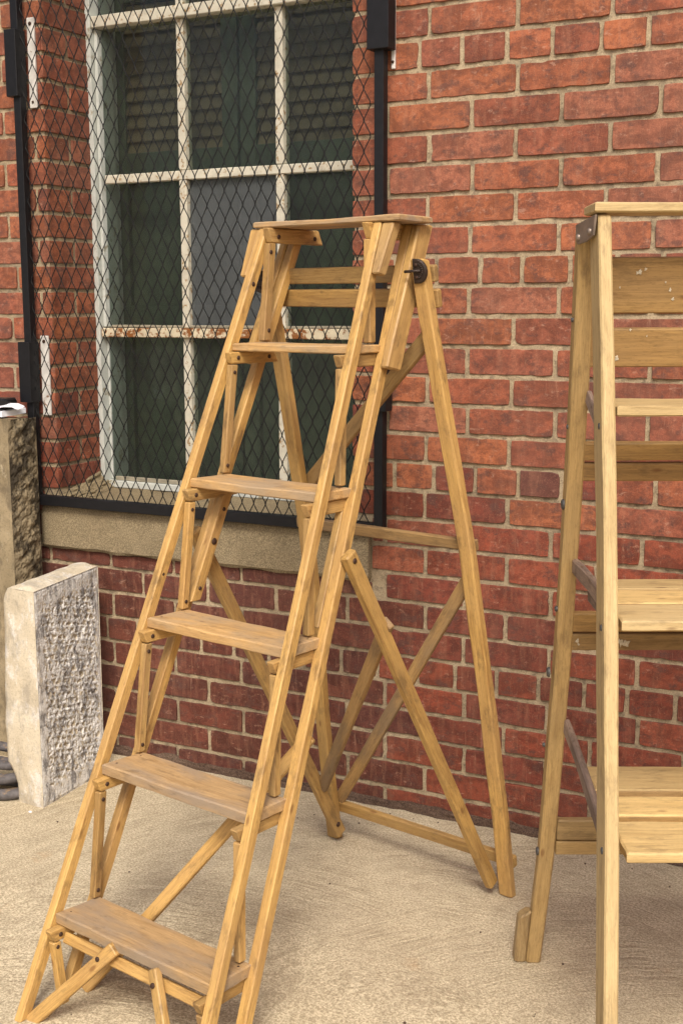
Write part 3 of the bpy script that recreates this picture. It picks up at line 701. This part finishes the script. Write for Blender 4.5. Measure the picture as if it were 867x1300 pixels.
# top board and what carries it
tb = board('top_board', A1, W_TREAD, [(-0.212, -0.264), (0.147, -0.264), (0.139, -0.148), (-0.196, -0.148)], 1.3915, 1.3795)
for sd_ in (-1, 1):
    o_ = oL(1.36) if sd_ < 0 else oR(1.36); uc = o_ - sd_ * (SW + 0.0095)
    cl = timber('cleat', A1, W_STILE, [V3(uc, sF(1.363) + 0.004, 1.3645), V3(uc, 0.115, 1.3645)], 0.017, 0.029, (1, 0, 0), 0.002, c0=(0, 0.92, 0.4), c1=(0, 0.9, 0.42))
    for ss in (0.245, 0.135): bolt(cl, V3(uc - sd_ * 0.0087, ss, 1.362), (-sd_, 0, 0), 0.0046, 0.0022)
    z0 = TZ[4] + 0.003; zt_ = 1.349
    o2 = oL(z0) if sd_ < 0 else oR(z0); bu = o2 - sd_ * (SW + 0.011)
    sr = timber('strut', A1, W_STILE, [V3(bu, sB(z0) + 0.014, z0), V3(uc, sF(zt_) - 0.011, zt_)], 0.016, 0.019, (1, 0, 0), 0.0018, c0=ZC, c1=ZC)
    bolt(sr, V3(uc - sd_ * 0.0082, sF(1.33) - 0.013, 1.332), (-sd_, 0, 0), 0.0042, 0.002); bolt(sr, V3(bu - sd_ * 0.0082, sB(z0 + 0.02) + 0.017, z0 + 0.02), (-sd_, 0, 0), 0.0042, 0.002)
    # tapered packing piece outside the front stile
    timber('packing_piece', A1, W_STILE, [V3(o_ + sd_ * 0.0135, sF(1.378) - 0.012, 1.378), V3((oL(1.283) if sd_ < 0 else oR(1.283)) + sd_ * 0.0088, sF(1.283) - 0.012, 1.283)], 0.0265, 0.024, (1, 0, 0), 0.0025, c0=ZC, c1=(0, 0.2, 1), taper=0.62)
    # side plate outside the rear stile that carries the hinge
    timber('side_plate', A1, W_STILE, [V3(o_ + sd_ * 0.0095, sB(1.378) - 0.0205, 1.378), V3((oL(1.11) if sd_ < 0 else oR(1.11)) + sd_ * 0.0085, sB(1.11) - 0.0165, 1.112)], 0.0185, 0.043, (1, 0, 0), 0.003, c0=ZC, c1=(0, 0.2, 1), wob=0.002)
    # inner doubling strip by the stay
    d0, d1 = (0.668, 0.868)
    dz0, dz1 = (oL(d0) if sd_ < 0 else oR(d0)) - sd_ * (0.0195 + 0.0085), (oL(d1) if sd_ < 0 else oR(d1)) - sd_ * (0.0195 + 0.0085)
    ds = timber('doubling_strip', A1, W_STILE, [V3(dz0, sB(d0) - 0.011, d0), V3(dz1, sB(d1) - 0.011, d1)], 0.0165, 0.024, (1, 0, 0), 0.002, c0=ZC, c1=ZC)
    for k, rr in ((0.12, 0.004), (0.55, 0.0068), (0.85, 0.004)):
        zz = d0 + (d1 - d0) * k; bolt(ds, V3(dz0 + (dz1 - dz0) * k - sd_ * 0.0083, sB(zz) - 0.011, zz), (-sd_, 0, 0), rr, 0.003)
bolt(st[(-1, 'f')], V3(oL(1.27) + SW, sF(1.27) - 0.009, 1.270), (1, 0, 0), 0.0048, 0.002)
bolt(st[(-1, 'f')], V3(oL(0.63) + SW, sF(0.73) - 0.009, 0.73), (1, 0, 0), 0.004, 0.002)
# rear frame
sL = lambda z: 0.168 * z
RL = [(0.236, 0.0), (0.233, 0.18), (0.2205, 0.48), (0.2060, 0.757), (0.1845, 0.973), (0.1600, 1.21), (0.1535, 1.312)]
LLp = [(-0.235, 0.0), (-0.2345, 0.06), (-0.2265, 0.33), (-0.2125, 0.56), (-0.207, 0.775), (-0.2135, 0.947), (-0.2205, 1.129), (-0.2335, 1.300)]
for nm, path in (('r', RL), ('l', LLp)):
    lg = timber('rear_leg', A1, W_REAR if nm == 'l' else W_STILE, [V3(u, sL(z) - 0.011, z) for u, z in path], 0.030, 0.022, (1, 0, 0), 0.003, c0=(0, 0.15, 1), c1=(0, 0.1, 1), wob=0.0016)
    if nm == 'r': lr = lg
    else: ll = lg
SB = lambda z, k=0.0: sL(z) - 0.022 - k       # back face of the rear frame
def rail(name, mt, ua, ub, za, zb, h, t=0.014, k=0.0):
    zm = (za + zb) / 2
    return timber(name, A1, mt, [V3(ua, SB(za, k + t / 2 + 0.0008), za), V3(ub, SB(zb, k + t / 2 + 0.0008), zb)], t, h, (0, 1, 0.17), 0.002, wob=0.001)
rail('cross_rail', W_REAR, -0.250, 0.176, 1.287, 1.287, 0.031)
rail('cross_rail', W_REAR, -0.250, 0.179, 1.244, 1.241, 0.034)
rail('cross_rail', W_GREY, -0.245, 0.216, 0.764, 0.765, 0.023)
lo = rail('cross_rail', W_REAR, -0.250, 0.249, 0.080, 0.077, 0.026)
rail('brace', W_REAR, 0.160, -0.215, 1.184, 0.842, 0.029, k=0.0)
rail('brace', W_GREY, 0.203, -0.222, 0.712, 0.095, 0.026)
bolt(ll, V3(-0.235, sL(0.06) + 0.001, 0.045), (0, -1, 0), 0.0045, 0.002)
# stays from the climbing side to the feet, and the brace between them
stA = timber('stay', A1, W_REAR, [V3(0.1655, 0.437, 0.797), V3(0.205, 0.004, 0.022)], 0.019, 0.029, (1, 0, 0), 0.0035, c0=None, c1=None, wob=0.0012)
bolt(stA, V3(0.1755, 0.430, 0.783), (1, 0, 0), 0.0052, 0.003)
stB = timber('stay', A1, W_REAR, [V3(-0.2170, 0.440, 0.797), V3(-0.2075, 0.004, 0.022)], 0.019, 0.029, (1, 0, 0), 0.0035, wob=0.0012)
bolt(stB, V3(-0.198, 0.022, 0.052), (1, 0, 0), 0.006, 0.003)
timber('brace', A1, W_GREY, [V3(0.182, 0.340, 0.655), V3(-0.203, 0.072, 0.156)], 0.026, 0.013, (1, 0, -0.77), 0.002, wob=0.001)
# lower bracing of the climbing side
fr = timber('cross_rail', A1, W_STILE, [V3(-0.180, 0.815, 0.112), V3(0.182, 0.815, 0.112)], 0.020, 0.012, (0, 0.46, 1), 0.002)
b1 = timber('brace', A1, W_STILE, [V3(-0.038, 0.822, 0.142), V3(-0.200, 0.885, -0.028)], 0.024, 0.014, (1, 0, -1.05), 0.002, wob=0.0012)
bolt(b1, V3(-0.066, 0.8385, 0.119), (0, -0.9, 0.4), 0.0048, 0.0025)
b2 = timber('brace', A1, W_STILE, [V3(0.060, 0.822, 0.138), V3(0.172, 0.885, -0.030)], 0.023, 0.014, (1, 0, 0.75), 0.002, wob=0.0012)
bolt(b2, V3(0.072, 0.8375, 0.119), (0, -0.9, 0.4), 0.0048, 0.0025)
timber('brace', A1, W_STILE, [V3(0.168, sB(0.49) - 0.030, 0.490), V3(-0.19, sB(0.0) - 0.030, -0.012)], 0.024, 0.013, (1, 0, -0.76), 0.002, wob=0.0012)
# hinges: half-round cast iron plate with a peg
def hinge(u, z, side, par=A1):
    mb = MB(); s0 = sL(z) + 0.0006; r0 = 0.0225; th_ = 0.006; V = []
    prof = [(-0.012 * side, -r0 * 1.0), (-0.012 * side, r0 * 1.0)] + [((-0.004 + r0 * 0.98 * math.sin(a)) * side, r0 * math.cos(a)) for a in [math.pi * i / 12 for i in range(0, 13)]]
    n_ = len(prof)
    for lay, sc in ((0.0, 1.0), (0.75, 1.0), (1.0, 0.88)):
        for (a, b) in prof: V.append(V3(u + a * sc, s0 + th_ * lay + 0.168 * b, z + b * sc))
    F = [tuple(2 * n_ + i for i in range(n_)), tuple(range(n_))[::-1]]
    for j in range(2):
        for i in range(n_): F.append((j * n_ + i, j * n_ + (i + 1) % n_, (j + 1) * n_ + (i + 1) % n_, (j + 1) * n_ + i))
    mb.add(V, F); h = mb.build('hinge_plate', M_IRON, par)
    mb = MB(); tube(mb, [V3(u + 0.006 * side, s0 + 0.007, z), V3(u - 0.010 * side, s0 + 0.010, z), V3(u - 0.026 * side, s0 + 0.012, z - 0.001)], 0.0028, 8); mb.build('peg', M_IRON, h, smooth=True)
    mb = MB()
    for i in range(9):
        an = math.pi * (0.14 + 0.72 * i / 8); dome(mb, V3(u + side * (-0.004 + 0.0135 * math.sin(an)), s0 + th_ + 0.0005 + 0.168 * 0.0135 * math.cos(an), z + 0.0135 * math.cos(an)), V3(0, 1, 0.1), 0.0018, 0.0014, 6)
    mb.build('cast_ornament', M_IRON, h, smooth=True)
    for b in (-0.011, 0.011): bolt(h, V3(u - 0.004 * side, s0 + th_ + 0.168 * b, z + b), V3(0, 1, 0.1), 0.0036, 0.0022)
hinge(0.160, 1.290, 1); hinge(-0.240, 1.276, -1)

# ------------------------------------------------------------ right ladder (trestle with slatted treads)
A2 = empty('step_ladder', (0.45752, -0.55880, 0.0), R(27))
tag(A2, 'pale wooden trestle ladder with slatted treads at the right edge of the picture', 'ladder', 'open wooden ladders by the wall')
H2 = 1.360; WID = 0.52
f2 = lambda z: 0.690 - 0.265 * z
b2_ = lambda z: 0.2 * z
mir = lambda u: WID - u
lu = lambda z: 0.0 + 0.0135 * math.sin(min(1, z / 1.0) * math.pi / 2) * 1.4      # slight inward set of the left legs
def both(fn):
    fn(1, lambda u: u); fn(-1, lambda u: WID - u)
def frontleg(sd_, m_):
    zs = (-0.035 if sd_ > 0 else -0.022, 0.26, 0.46, 0.71, 0.95, 1.357); us = (0.016, 0.025, 0.0305, 0.0355, 0.0395, 0.0395)
    t_ = timber('front_leg', A2, W_PALE, [V3(m_(u), f2(z) - 0.031, z) for u, z in zip(us, zs)], 0.0195, 0.062, (1, 0, 0), 0.0025, c0=ZC, c1=ZC, wob=0.0012)
    if sd_ > 0:
        for z in (1.055, 0.775, 0.475): k = 0.0305 + (z - 0.46) * 0.0185 if z < 0.95 else 0.0395; bolt(t_, V3(k - 0.0095, f2(z) - 0.020, z), (-1, 0, 0), 0.0052, 0.0025, M_ZINC)
both(frontleg)
RU = (0.0, 0.012, 0.019, 0.0195, 0.0165, 0.014); RZ = (0.0, 0.232, 0.603, 0.917, 1.185, 1.345)
def rearleg(sd_, m_):
    t_ = timber('rear_leg', A2, W_TAN, [V3(m_(u + 0.0145), b2_(z) - 0.016, z) for u, z in zip(RU, RZ)], 0.027, 0.031, (1, 0, 0), 0.0025, c0=ZC, c1=ZC, wob=0.0012)
    if sd_ > 0:
        for z, rr in ((1.205, 0.004), (1.035, 0.004), (0.905, 0.009), (0.72, 0.005), (0.602, 0.009), (0.46, 0.004), (0.24, 0.008)):
            k = [u for u, zz in zip(RU, RZ) if zz <= z][-1]; bolt(t_, V3(k + 0.0005, b2_(z) - 0.016, z), (-1, 0, 0), rr, 0.004, M_ZINC)
    # foot block on the outer side
    fb = timber('foot_block', A2, W_TAN, [V3(m_(-0.0108), b2_(0) - 0.016, 0.0), V3(m_(-0.0055), b2_(0.1) - 0.016, 0.108)], 0.023, 0.029, (1, 0, 0), 0.004, c0=ZC, c1=(-0.6 * sd_, 0, 1))
both(rearleg)
# cap board, metal plates
board('cap_board', A2, W_PALE, [(0.024, -(f2(H2) + 0.010)), (WID - 0.024, -(f2(H2) + 0.010)), (WID - 0.024, -0.255), (0.024, -0.255)], 1.3745, 1.3600)
def plate(sd_, m_):
    mb = MB(); V = []
    x0 = 0.0125; x1 = 0.0155
    for x in (x0, x1):
        for (s_, z_) in ((0.338, 1.357), (0.255, 1.347), (0.257, 1.323), (0.265, 1.318), (0.300, 1.320), (0.330, 1.328)): V.append(V3(m_(x + 0.0145 * (s_ - 0.249) / 0.094 - 0.0015), s_, z_))
    F = [tuple(range(6)), tuple(range(6, 12))[::-1]] + [(i, 6 + i, 6 + (i + 1) % 6, (i + 1) % 6) for i in range(6)]
    mb.add(V, F); p_ = mb.build('steel_plate', M_STEEL, A2)
    for s_, z_ in ((0.318, 1.334), (0.270, 1.328)): bolt(p_, V3(m_(0.0105 + 0.0145 * (s_ - 0.249) / 0.094), s_, z_), (-1 * sd_, 0, 0), 0.0055, 0.004, M_STEEL)
both(plate)
# slatted treads (heights of the tops)
def slat(z, s0, s1, th_, mt=None):
    x0 = 0.051
    return board('tread_slat', A2, mt or W_PALE, [(x0, -s1), (WID - x0, -s1), (WID - x0, -s0), (x0, -s0)], z, z - th_)
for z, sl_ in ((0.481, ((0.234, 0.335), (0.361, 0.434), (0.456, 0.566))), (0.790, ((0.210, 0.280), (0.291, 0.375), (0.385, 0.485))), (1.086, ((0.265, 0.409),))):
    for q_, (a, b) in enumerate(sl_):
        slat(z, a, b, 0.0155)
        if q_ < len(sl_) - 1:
            timber('gap_shade_strip', A2, W_BOARD, [V3(0.0515, b + 0.0030, z - 0.0080), V3(WID - 0.0515, b + 0.0030, z - 0.0080)], 0.0036, 0.0125, (0, 1, 0), 0.0008)  # added dark strip: colours in the shade of the gap between slats
    def side_arm(sd_, m_, z=z, a=sl_[0][0], b=sl_[-1][1]):
        # weathered bearer under the slats, hinged on both legs
        timber('tread_bearer', A2, W_OLD, [V3(m_(0.0600), b - 0.11, z - 0.0265), V3(m_(0.0600), a + 0.004, z - 0.0265)], 0.012, 0.020, (1, 0, 0), 0.002)
    both(side_arm)
# rear cross boards
def rboard(z0, z1, mt, t_=0.014, k=0.0):
    zm = (z0 + z1) / 2
    return timber('cross_board', A2, mt, [V3(0.0425, b2_(zm) - 0.010 - k, zm), V3(WID - 0.0425, b2_(zm) - 0.010 - k, zm)], t_, z1 - z0, (0, 1, 0.2), 0.002)
rb1 = rboard(1.215, 1.300, W_BOARD); rb2 = rboard(1.132, 1.193, W_BOARD)
RB = [rboard(a, b, W_BOARD if b > 0.35 else W_TAN) for a, b in ((0.981, 1.011), (0.947, 0.977), (0.681, 0.716), (0.647, 0.678), (0.270, 0.312), (0.239, 0.267))]
for (p_, u, z, rr) in ((rb1, 0.112, 1.277, 0.0042), (rb1, 0.120, 1.281, 0.003), (rb1, 0.108, 1.276, 0.003), (rb1, 0.083, 1.254, 0.0018), (rb1, 0.16, 1.250, 0.003), (rb2, 0.086, 1.146, 0.0045), (rb2, 0.130, 1.180, 0.002), (rb2, 0.104, 1.190, 0.0025), (RB[3], 0.055, 0.664, 0.0045), (RB[3], 0.058, 0.658, 0.003), (RB[3], 0.128, 0.663, 0.0085), (RB[3], 0.139, 0.660, 0.008), (RB[3], 0.121, 0.657, 0.004), (rb1, 0.152, 1.262, 0.002), (rb1, 0.165, 1.236, 0.003)):
    mb = MB(); n9 = 13; cc = V3(u, b2_(z) - 0.0023, z); sp = random.uniform(0, 50); V = []
    for lay in (0.0, 1.0):
        for i in range(n9):
            an = 2 * math.pi * i / n9; q = rr * (0.75 + 0.7 * noise.noise(Vector((math.cos(an) * 1.6 + sp, math.sin(an) * 1.6, 0)))) * (1 - 0.15 * lay)
            V.append((cc[0] + q * math.cos(an) * 0.9, cc[1] - 0.0007 * lay - 0.2 * q * math.sin(an), cc[2] + q * math.sin(an) * 1.1))
    mb.add(V, [tuple(range(n9, 2 * n9))] + [(i, (i + 1) % n9, n9 + (i + 1) % n9, n9 + i) for i in range(n9)]); mb.build('paint_drop', M_DRIP, p_)
# weathered folding arms between rear legs and treads
for (a, b, z_) in (((0.044, 0.155, 0.778), (0.058, 0.470, 0.782 + 0.012), 0), ((0.044, 0.098, 0.475), (0.054, 0.330, 0.438), 0)): pass
def arms(sd_, m_):
    timber('folding_arm', A2, W_OLD, [V3(m_(0.0440), 0.150, 0.800), V3(m_(0.0440), 0.300, 0.800), V3(m_(0.0440), 0.425, 0.793)], 0.011, 0.026, (1, 0, 0), 0.003, wob=0.003)
    timber('folding_arm', A2, W_OLD, [V3(m_(0.0460), 0.105, 0.505), V3(m_(0.0405), 0.300, 0.494), V3(m_(0.036), 0.50, 0.470)], 0.011, 0.026, (1, 0, 0), 0.003, wob=0.003)
    timber('folding_arm', A2, W_OLD, [V3(m_(0.0460), 0.215, 1.085), V3(m_(0.042), 0.320, 1.055)], 0.008, 0.022, (1, 0, 0), 0.003, wob=0.003)
both(arms)

# ------------------------------------------------------------ tooled limestone slab
slab = empty('stone_slab', (-0.885, -0.25, 0.0))
tag(slab, 'upright limestone slab with flaking white paint and a pecked dimpled face, leaning beside the ladder', 'stone')
O_ = Vector((-0.885, -0.25, 0.0))
H_ = 0.549
def face_pt(v, h):      # v 0..1 front to back, h 0..1 bottom to top: smooth +X face
    A_ = Vector((-0.849, -0.396, 0)).lerp(Vector((-0.851, -0.396, H_)), h); B_ = Vector((-0.868, -0.130, 0)).lerp(Vector((-0.905, -0.082, H_)), h)
    return A_.lerp(B_, v)
mb = MB(); nu, nv = 150, 290; V = []; RC = []
for j in range(nv + 1):
    for i in range(nu + 1):
        v, h = i / nu, j / nv; p = face_pt(v, h); e = 0.0
        ridge = 0.75; mi = min((v - 0.10) / 0.04, (0.95 - v) / 0.04, (h - 0.07) / 0.02, (0.925 - h) / 0.02)
        if mi > 0:
            wx_ = noise.noise(Vector((v * 22, h * 40, 0))); wy_ = noise.noise(Vector((v * 22, h * 40, 9)))
            a = v * 0.29 / 0.0230 + 0.55 * wx_; b = h * 0.55 / 0.0165 + 0.50 * wy_ + a * 0.35
            row = math.floor(b); aa = a + 0.5 * (row % 2)
            fa = aa - math.floor(aa) - 0.5; fb = b - row - 0.5
            d2 = (fa * 1.05) ** 2 + (fb * 1.0 + 0.25 * fa) ** 2
            dp = 0.70 + 1.3 * noise.noise(Vector((math.floor(aa) * 3.3, row * 2.1, 5)))
            e = (-0.0082 * math.exp(-d2 * 11) * dp + 0.0022 * noise.noise(Vector((v * 130, h * 240, 8)))) * min(1, mi)
            ridge = min(1, d2 * 5.0)
        e += 0.0012 * noise.noise(Vector((v * 60, h * 110, 2))) + 0.0018 * noise.noise(Vector((v * 9, h * 18, 4)))
        ed = min(v, 1 - v) * 0.29; eh = min(h, 1 - h) * 0.55
        if min(ed, eh) < 0.004: e = -0.0015
        V.append(p + Vector((e, 0, 0)) - O_); RC.append((ridge, ridge, ridge, 1))
mb.add(V, [(j * (nu + 1) + i, j * (nu + 1) + i + 1, (j + 1) * (nu + 1) + i + 1, (j + 1) * (nu + 1) + i) for j in range(nv) for i in range(nu)])
mb.c = RC
mb.build('tooled_face', M_SLABT, slab, smooth=True)
# body: front, top, back and left sides as a rough closed shell
mb = MB(); nz_ = 60; ring = []
def left_x(h):          # ragged left outline with the broken-away bottom corner
    z = h * H_
    base = -0.958 - 0.006 * math.sin(z * 9)
    if z < 0.10: base = -0.934 - 0.026 * max(0, (z - 0.045) / 0.055) ** 1.5
    if z > 0.50: base += 0.014 * ((z - 0.50) / 0.049) ** 2
    return base + 0.004 * noise.noise(Vector((z * 22, 0, 3)))
na, nb, nc = 12, 26, 12
for j in range(nz_ + 1):
    h = j / nz_; A_ = face_pt(0, h); B_ = face_pt(1, h); lx = left_x(h); z = h * H_
    r_ = []
    for i in range(na + 1):     # front (-Y) side from the face corner to the left
        k = i / na; x = A_.x + (lx - A_.x) * k; rough_ = 0.004 * noise.noise(Vector((x * 25, z * 22, 1))) * math.sin(math.pi * k) + 0.006 * k * k
        r_.append(Vector((x, A_.y + rough_, z)))
    for i in range(1, nb + 1):  # left side to the back
        k = i / nb; r_.append(Vector((lx - 0.045 * k + 0.006 * noise.noise(Vector((k * 9, z * 20, 6))) , A_.y + 0.006 + (B_.y - A_.y - 0.006) * k, z)))
    for i in range(1, nc + 1):
        k = i / nc; r_.append(Vector((lx - 0.045 + (B_.x - lx + 0.045) * k, B_.y, z)))
    ring.append(r_)
n_ = len(ring[0]); V = [p - O_ for r_ in ring for p in r_]; F = []
for j in range(nz_):
    for i in range(n_ - 1): F.append((j * n_ + i, (j + 1) * n_ + i, (j + 1) * n_ + i + 1, j * n_ + i + 1))
mb.add(V, F)
# top surface: rounded towards the left, gridded between face edge and left edge
V = []; nt_ = 14; nl = nb
for i in range(nl + 1):
    v = i / nl; P0 = face_pt(v, 1.0); P1 = ring[-1][na + i] if na + i < len(ring[-1]) else ring[-1][-1]
    for k in range(nt_ + 1):
        q = k / nt_; p = P0.lerp(P1, q); p.z = H_ + 0.010 * math.sin(math.pi * min(1, q * 1.0)) * (1 if 0 < k < nt_ and 0 < i < nl else 0) + 0.003 * noise.noise(Vector((p.x * 30, p.y * 30, 0))) * (1 if 0 < k < nt_ and 0 < i < nl else 0)
        V.append(p - O_)
mb.add(V, [(i * (nt_ + 1) + k, i * (nt_ + 1) + k + 1, (i + 1) * (nt_ + 1) + k + 1, (i + 1) * (nt_ + 1) + k) for i in range(nl) for k in range(nt_)])
mb.build('slab_body', M_SLAB, slab, smooth=True)

# ------------------------------------------------------------ rough stone post with paper and phone
post = empty('stone_post', (-1.30, -0.10, 0.0)); O2 = Vector((-1.30, -0.10, 0.0))
tag(post, 'tall rough tan stone block with dark stains standing at the far left', 'stone')
PX1, PY0, PY1, PZ = -1.122, -0.160, -0.050, 0.936
mb = MB(); nu, nv = 48, 360; V = []
for j in range(nv + 1):
    for i in range(nu + 1):
        v, h = i / nu, j / nv; y = PY0 + (PY1 - PY0) * v; z = PZ * h
        g = noise.noise(Vector((y * 26 + z * 16, z * 44 - y * 30, 0))) ; g2 = noise.noise(Vector((y * 70, z * 60, 3)))
        rg = abs(noise.noise(Vector((y * 20 - z * 10, z * 30, 7))))
        g3 = abs(noise.noise(Vector((y * 60 + z * 34, z * 92 - y * 60, 11))))
        e = (0.006 * g + 0.004 * g2 + 0.006 * rg - 0.010 * g3) * math.sin(math.pi * min(1, max(0, v))) ** 0.5 + 0.007 * math.sin(math.pi * v)
        zz = z - (0.006 * v if j == nv else 0) + (0.004 * noise.noise(Vector((y * 50, 0, 0))) if j == nv else 0)
        V.append(Vector((PX1 + e - 0.010 * (h - 0.4) * 0.3, y, zz)) - O2)
mb.add(V, [(j * (nu + 1) + i, j * (nu + 1) + i + 1, (j + 1) * (nu + 1) + i + 1, (j + 1) * (nu + 1) + i) for j in range(nv) for i in range(nu)])
mb.build('hewn_side', M_POSTS, post, smooth=True)
mb = MB(); V = []; nx_, nz2 = 40, 90
def pfx(h): return PX1 - 0.010 * (h - 0.4) * 0.3
for j in range(nz2 + 1):
    for i in range(nx_ + 1):
        k, h = i / nx_, j / nz2; x = pfx(h) - 0.36 * k
        V.append(Vector((x, PY0 + (0.003 * noise.noise(Vector((x * 30, h * 30, 0))) if 0 < i < nx_ else 0), PZ * h)) - O2)
b0 = len(V)
mb.add(V, [(j * (nx_ + 1) + i, (j + 1) * (nx_ + 1) + i, (j + 1) * (nx_ + 1) + i + 1, j * (nx_ + 1) + i + 1) for j in range(nz2) for i in range(nx_)])
V = []
for j in range(13):
    for i in range(nx_ + 1):
        k, v = i / nx_, j / 12; x = pfx(1) - 0.36 * k; y = PY0 + (PY1 - PY0) * v
        V.append(Vector((x, y, PZ - 0.006 * v + (0.0025 * noise.noise(Vector((x * 40, y * 40, 0))) if 0 < i < nx_ and 0 < j < 12 else 0))) - O2)
mb.add(V, [(j * (nx_ + 1) + i, j * (nx_ + 1) + i + 1, (j + 1) * (nx_ + 1) + i + 1, (j + 1) * (nx_ + 1) + i) for j in range(12) for i in range(nx_)])
mb.build('post_body', M_POST, post, smooth=True)

def curled(name, lab, cat, pts, wv, mt, th_=0.002):
    """a sheet: spine points with a width vector, slight thickness"""
    mb = MB(); V = []
    for p in pts:
        p = Vector(p)
        for k in range(5): V.append(p + Vector(wv) * (k / 4) + Vector((0, 0, 0.0012 * noise.noise(Vector((p.x * 30, k, 0))))))
    n = len(pts); V += [v + Vector((0, 0, -th_)) for v in V]; o = n * 5; F = []
    for i in range(n - 1):
        for k in range(4):
            a = i * 5 + k; F.append((a, a + 1, a + 6, a + 5)); F.append((o + a, o + a + 5, o + a + 6, o + a + 1))
        F.append((i * 5, i * 5 + 5, o + i * 5 + 5, o + i * 5)); F.append((i * 5 + 4, o + i * 5 + 4, o + i * 5 + 9, i * 5 + 9))
    F.append((0, o, o + 1, 1)); F.append((1, o + 1, o + 2, 2)); F.append((2, o + 2, o + 3, 3)); F.append((3, o + 3, o + 4, 4))
    e = (n - 1) * 5
    for k in range(4): F.append((e + k, e + k + 1, o + e + k + 1, o + e + k))
    mb.add(V, F); return tag(mb.build(name, mt, None, smooth=False), lab, cat)
curled('paper_pad', 'thick pad of white paper on top of the rough stone block', 'paper', [(-1.46, -0.150, 0.950), (-1.36, -0.148, 0.953), (-1.26, -0.146, 0.955), (-1.19, -0.144, 0.955), (-1.158, -0.142, 0.953)], (0, 0.094, 0.004), M_PAPER, 0.014)
curled('paper_sheet', 'loose curled white sheet hanging over the front edge of the stone block', 'paper', [(-1.24, -0.170, 0.925), (-1.21, -0.166, 0.944), (-1.18, -0.155, 0.960), (-1.155, -0.140, 0.967), (-1.138, -0.125, 0.966), (-1.128, -0.112, 0.958)], (-0.012, 0.040, 0.006), M_PAPER, 0.0012)
ph = empty('mobile_phone', (-1.232, -0.10, 0.956), R(8)); tag(ph, 'small black device lying on the white paper on the stone block', 'phone')
mb = MB(); member(mb, [(-0.08, 0, 0.015), (0.065, 0, 0.015)], 0.030, 0.055, (0, 0, 1), 0.005, wob=0.0); mb.build('casing', M_PHONE, ph)
mb = MB(); member(mb, [(0.066, -0.010, 0.012), (0.066, -0.010, 0.020)], 0.0016, 0.006, (1, 0, 0), 0.0004, wob=0.0); mb.build('connector', M_ZINC, ph)

# ------------------------------------------------------------ heavy iron links behind the slab
def link(name, c, ax, up_, a, b, r, lab):
    mb = MB(); c = Vector(c); e1 = Vector(ax).normalized(); e2 = (Vector(up_) - e1 * Vector(up_).dot(e1)).normalized(); e3 = e1.cross(e2)
    n1, n2 = 40, 12; V = []
    for i in range(n1):
        t_ = 2 * math.pi * i / n1; sx = abs(math.cos(t_)) ** 0.8 * (1 if math.cos(t_) > 0 else -1)
        p = e1 * a * sx + e2 * b * math.sin(t_); dr = (e1 * math.cos(t_) * b + e2 * math.sin(t_) * a).normalized()
        for k in range(n2):
            q = 2 * math.pi * k / n2; rr = r * (1 + 0.12 * noise.noise(Vector((i * 0.4, k * 0.5, a * 50))))
            V.append(p + dr * math.cos(q) * rr + e3 * math.sin(q) * rr * 0.8)
    F = [(i * n2 + k, ((i + 1) % n1) * n2 + k, ((i + 1) % n1) * n2 + (k + 1) % n2, i * n2 + (k + 1) % n2) for i in range(n1) for k in range(n2)]
    mb.add(V, F); o = mb.build(name, M_CHAIN, None, smooth=True); o.location = c
    return tag(o, lab, 'chain link', 'heavy iron links on the ground')
link('chain_link', (-1.010, -0.375, 0.018), (1, 0.35, 0), (0, 1, 0.15), 0.070, 0.035, 0.017, 'thick grey iron link lying flat on the concrete, lowest of the links by the slab')
link('chain_link', (-1.040, -0.350, 0.050), (1, 0.1, 0.05), (0, 1, 0.3), 0.085, 0.035, 0.016, 'thick grey iron link lying on the lowest one by the slab')
link('chain_link', (-1.050, -0.330, 0.082), (1, 0.2, -0.05), (0, 1, 0.2), 0.088, 0.040, 0.014, 'thick grey iron link on top of the pile by the slab')

# ------------------------------------------------------------ small debris on the ground
chip = MB(); dome(chip, (0, 0, 0), (0.2, 0.1, 1), 0.0045, 0.002, 6)
o = chip.build('paint_chip', M_PAPER); o.location = (-0.862, -0.43, 0.001); tag(o, 'tiny white paint chip on the concrete just in front of the slab', 'paint chip')
deb = MB()
for i in range(90):
    x, y = random.uniform(-1.0, 1.1), random.uniform(-1.9, -0.03) if i > 40 else -0.03 - abs(random.gauss(0, 0.06))
    s = random.uniform(0.0012, 0.0032)
    dome(deb, (x, y, 0.0004), (0, 0, 1), s, s * 0.8, 5)
tag(deb.build('debris', M_TAR), 'tiny scattered grit on the pale concrete ground', 'debris', None, 'stuff')
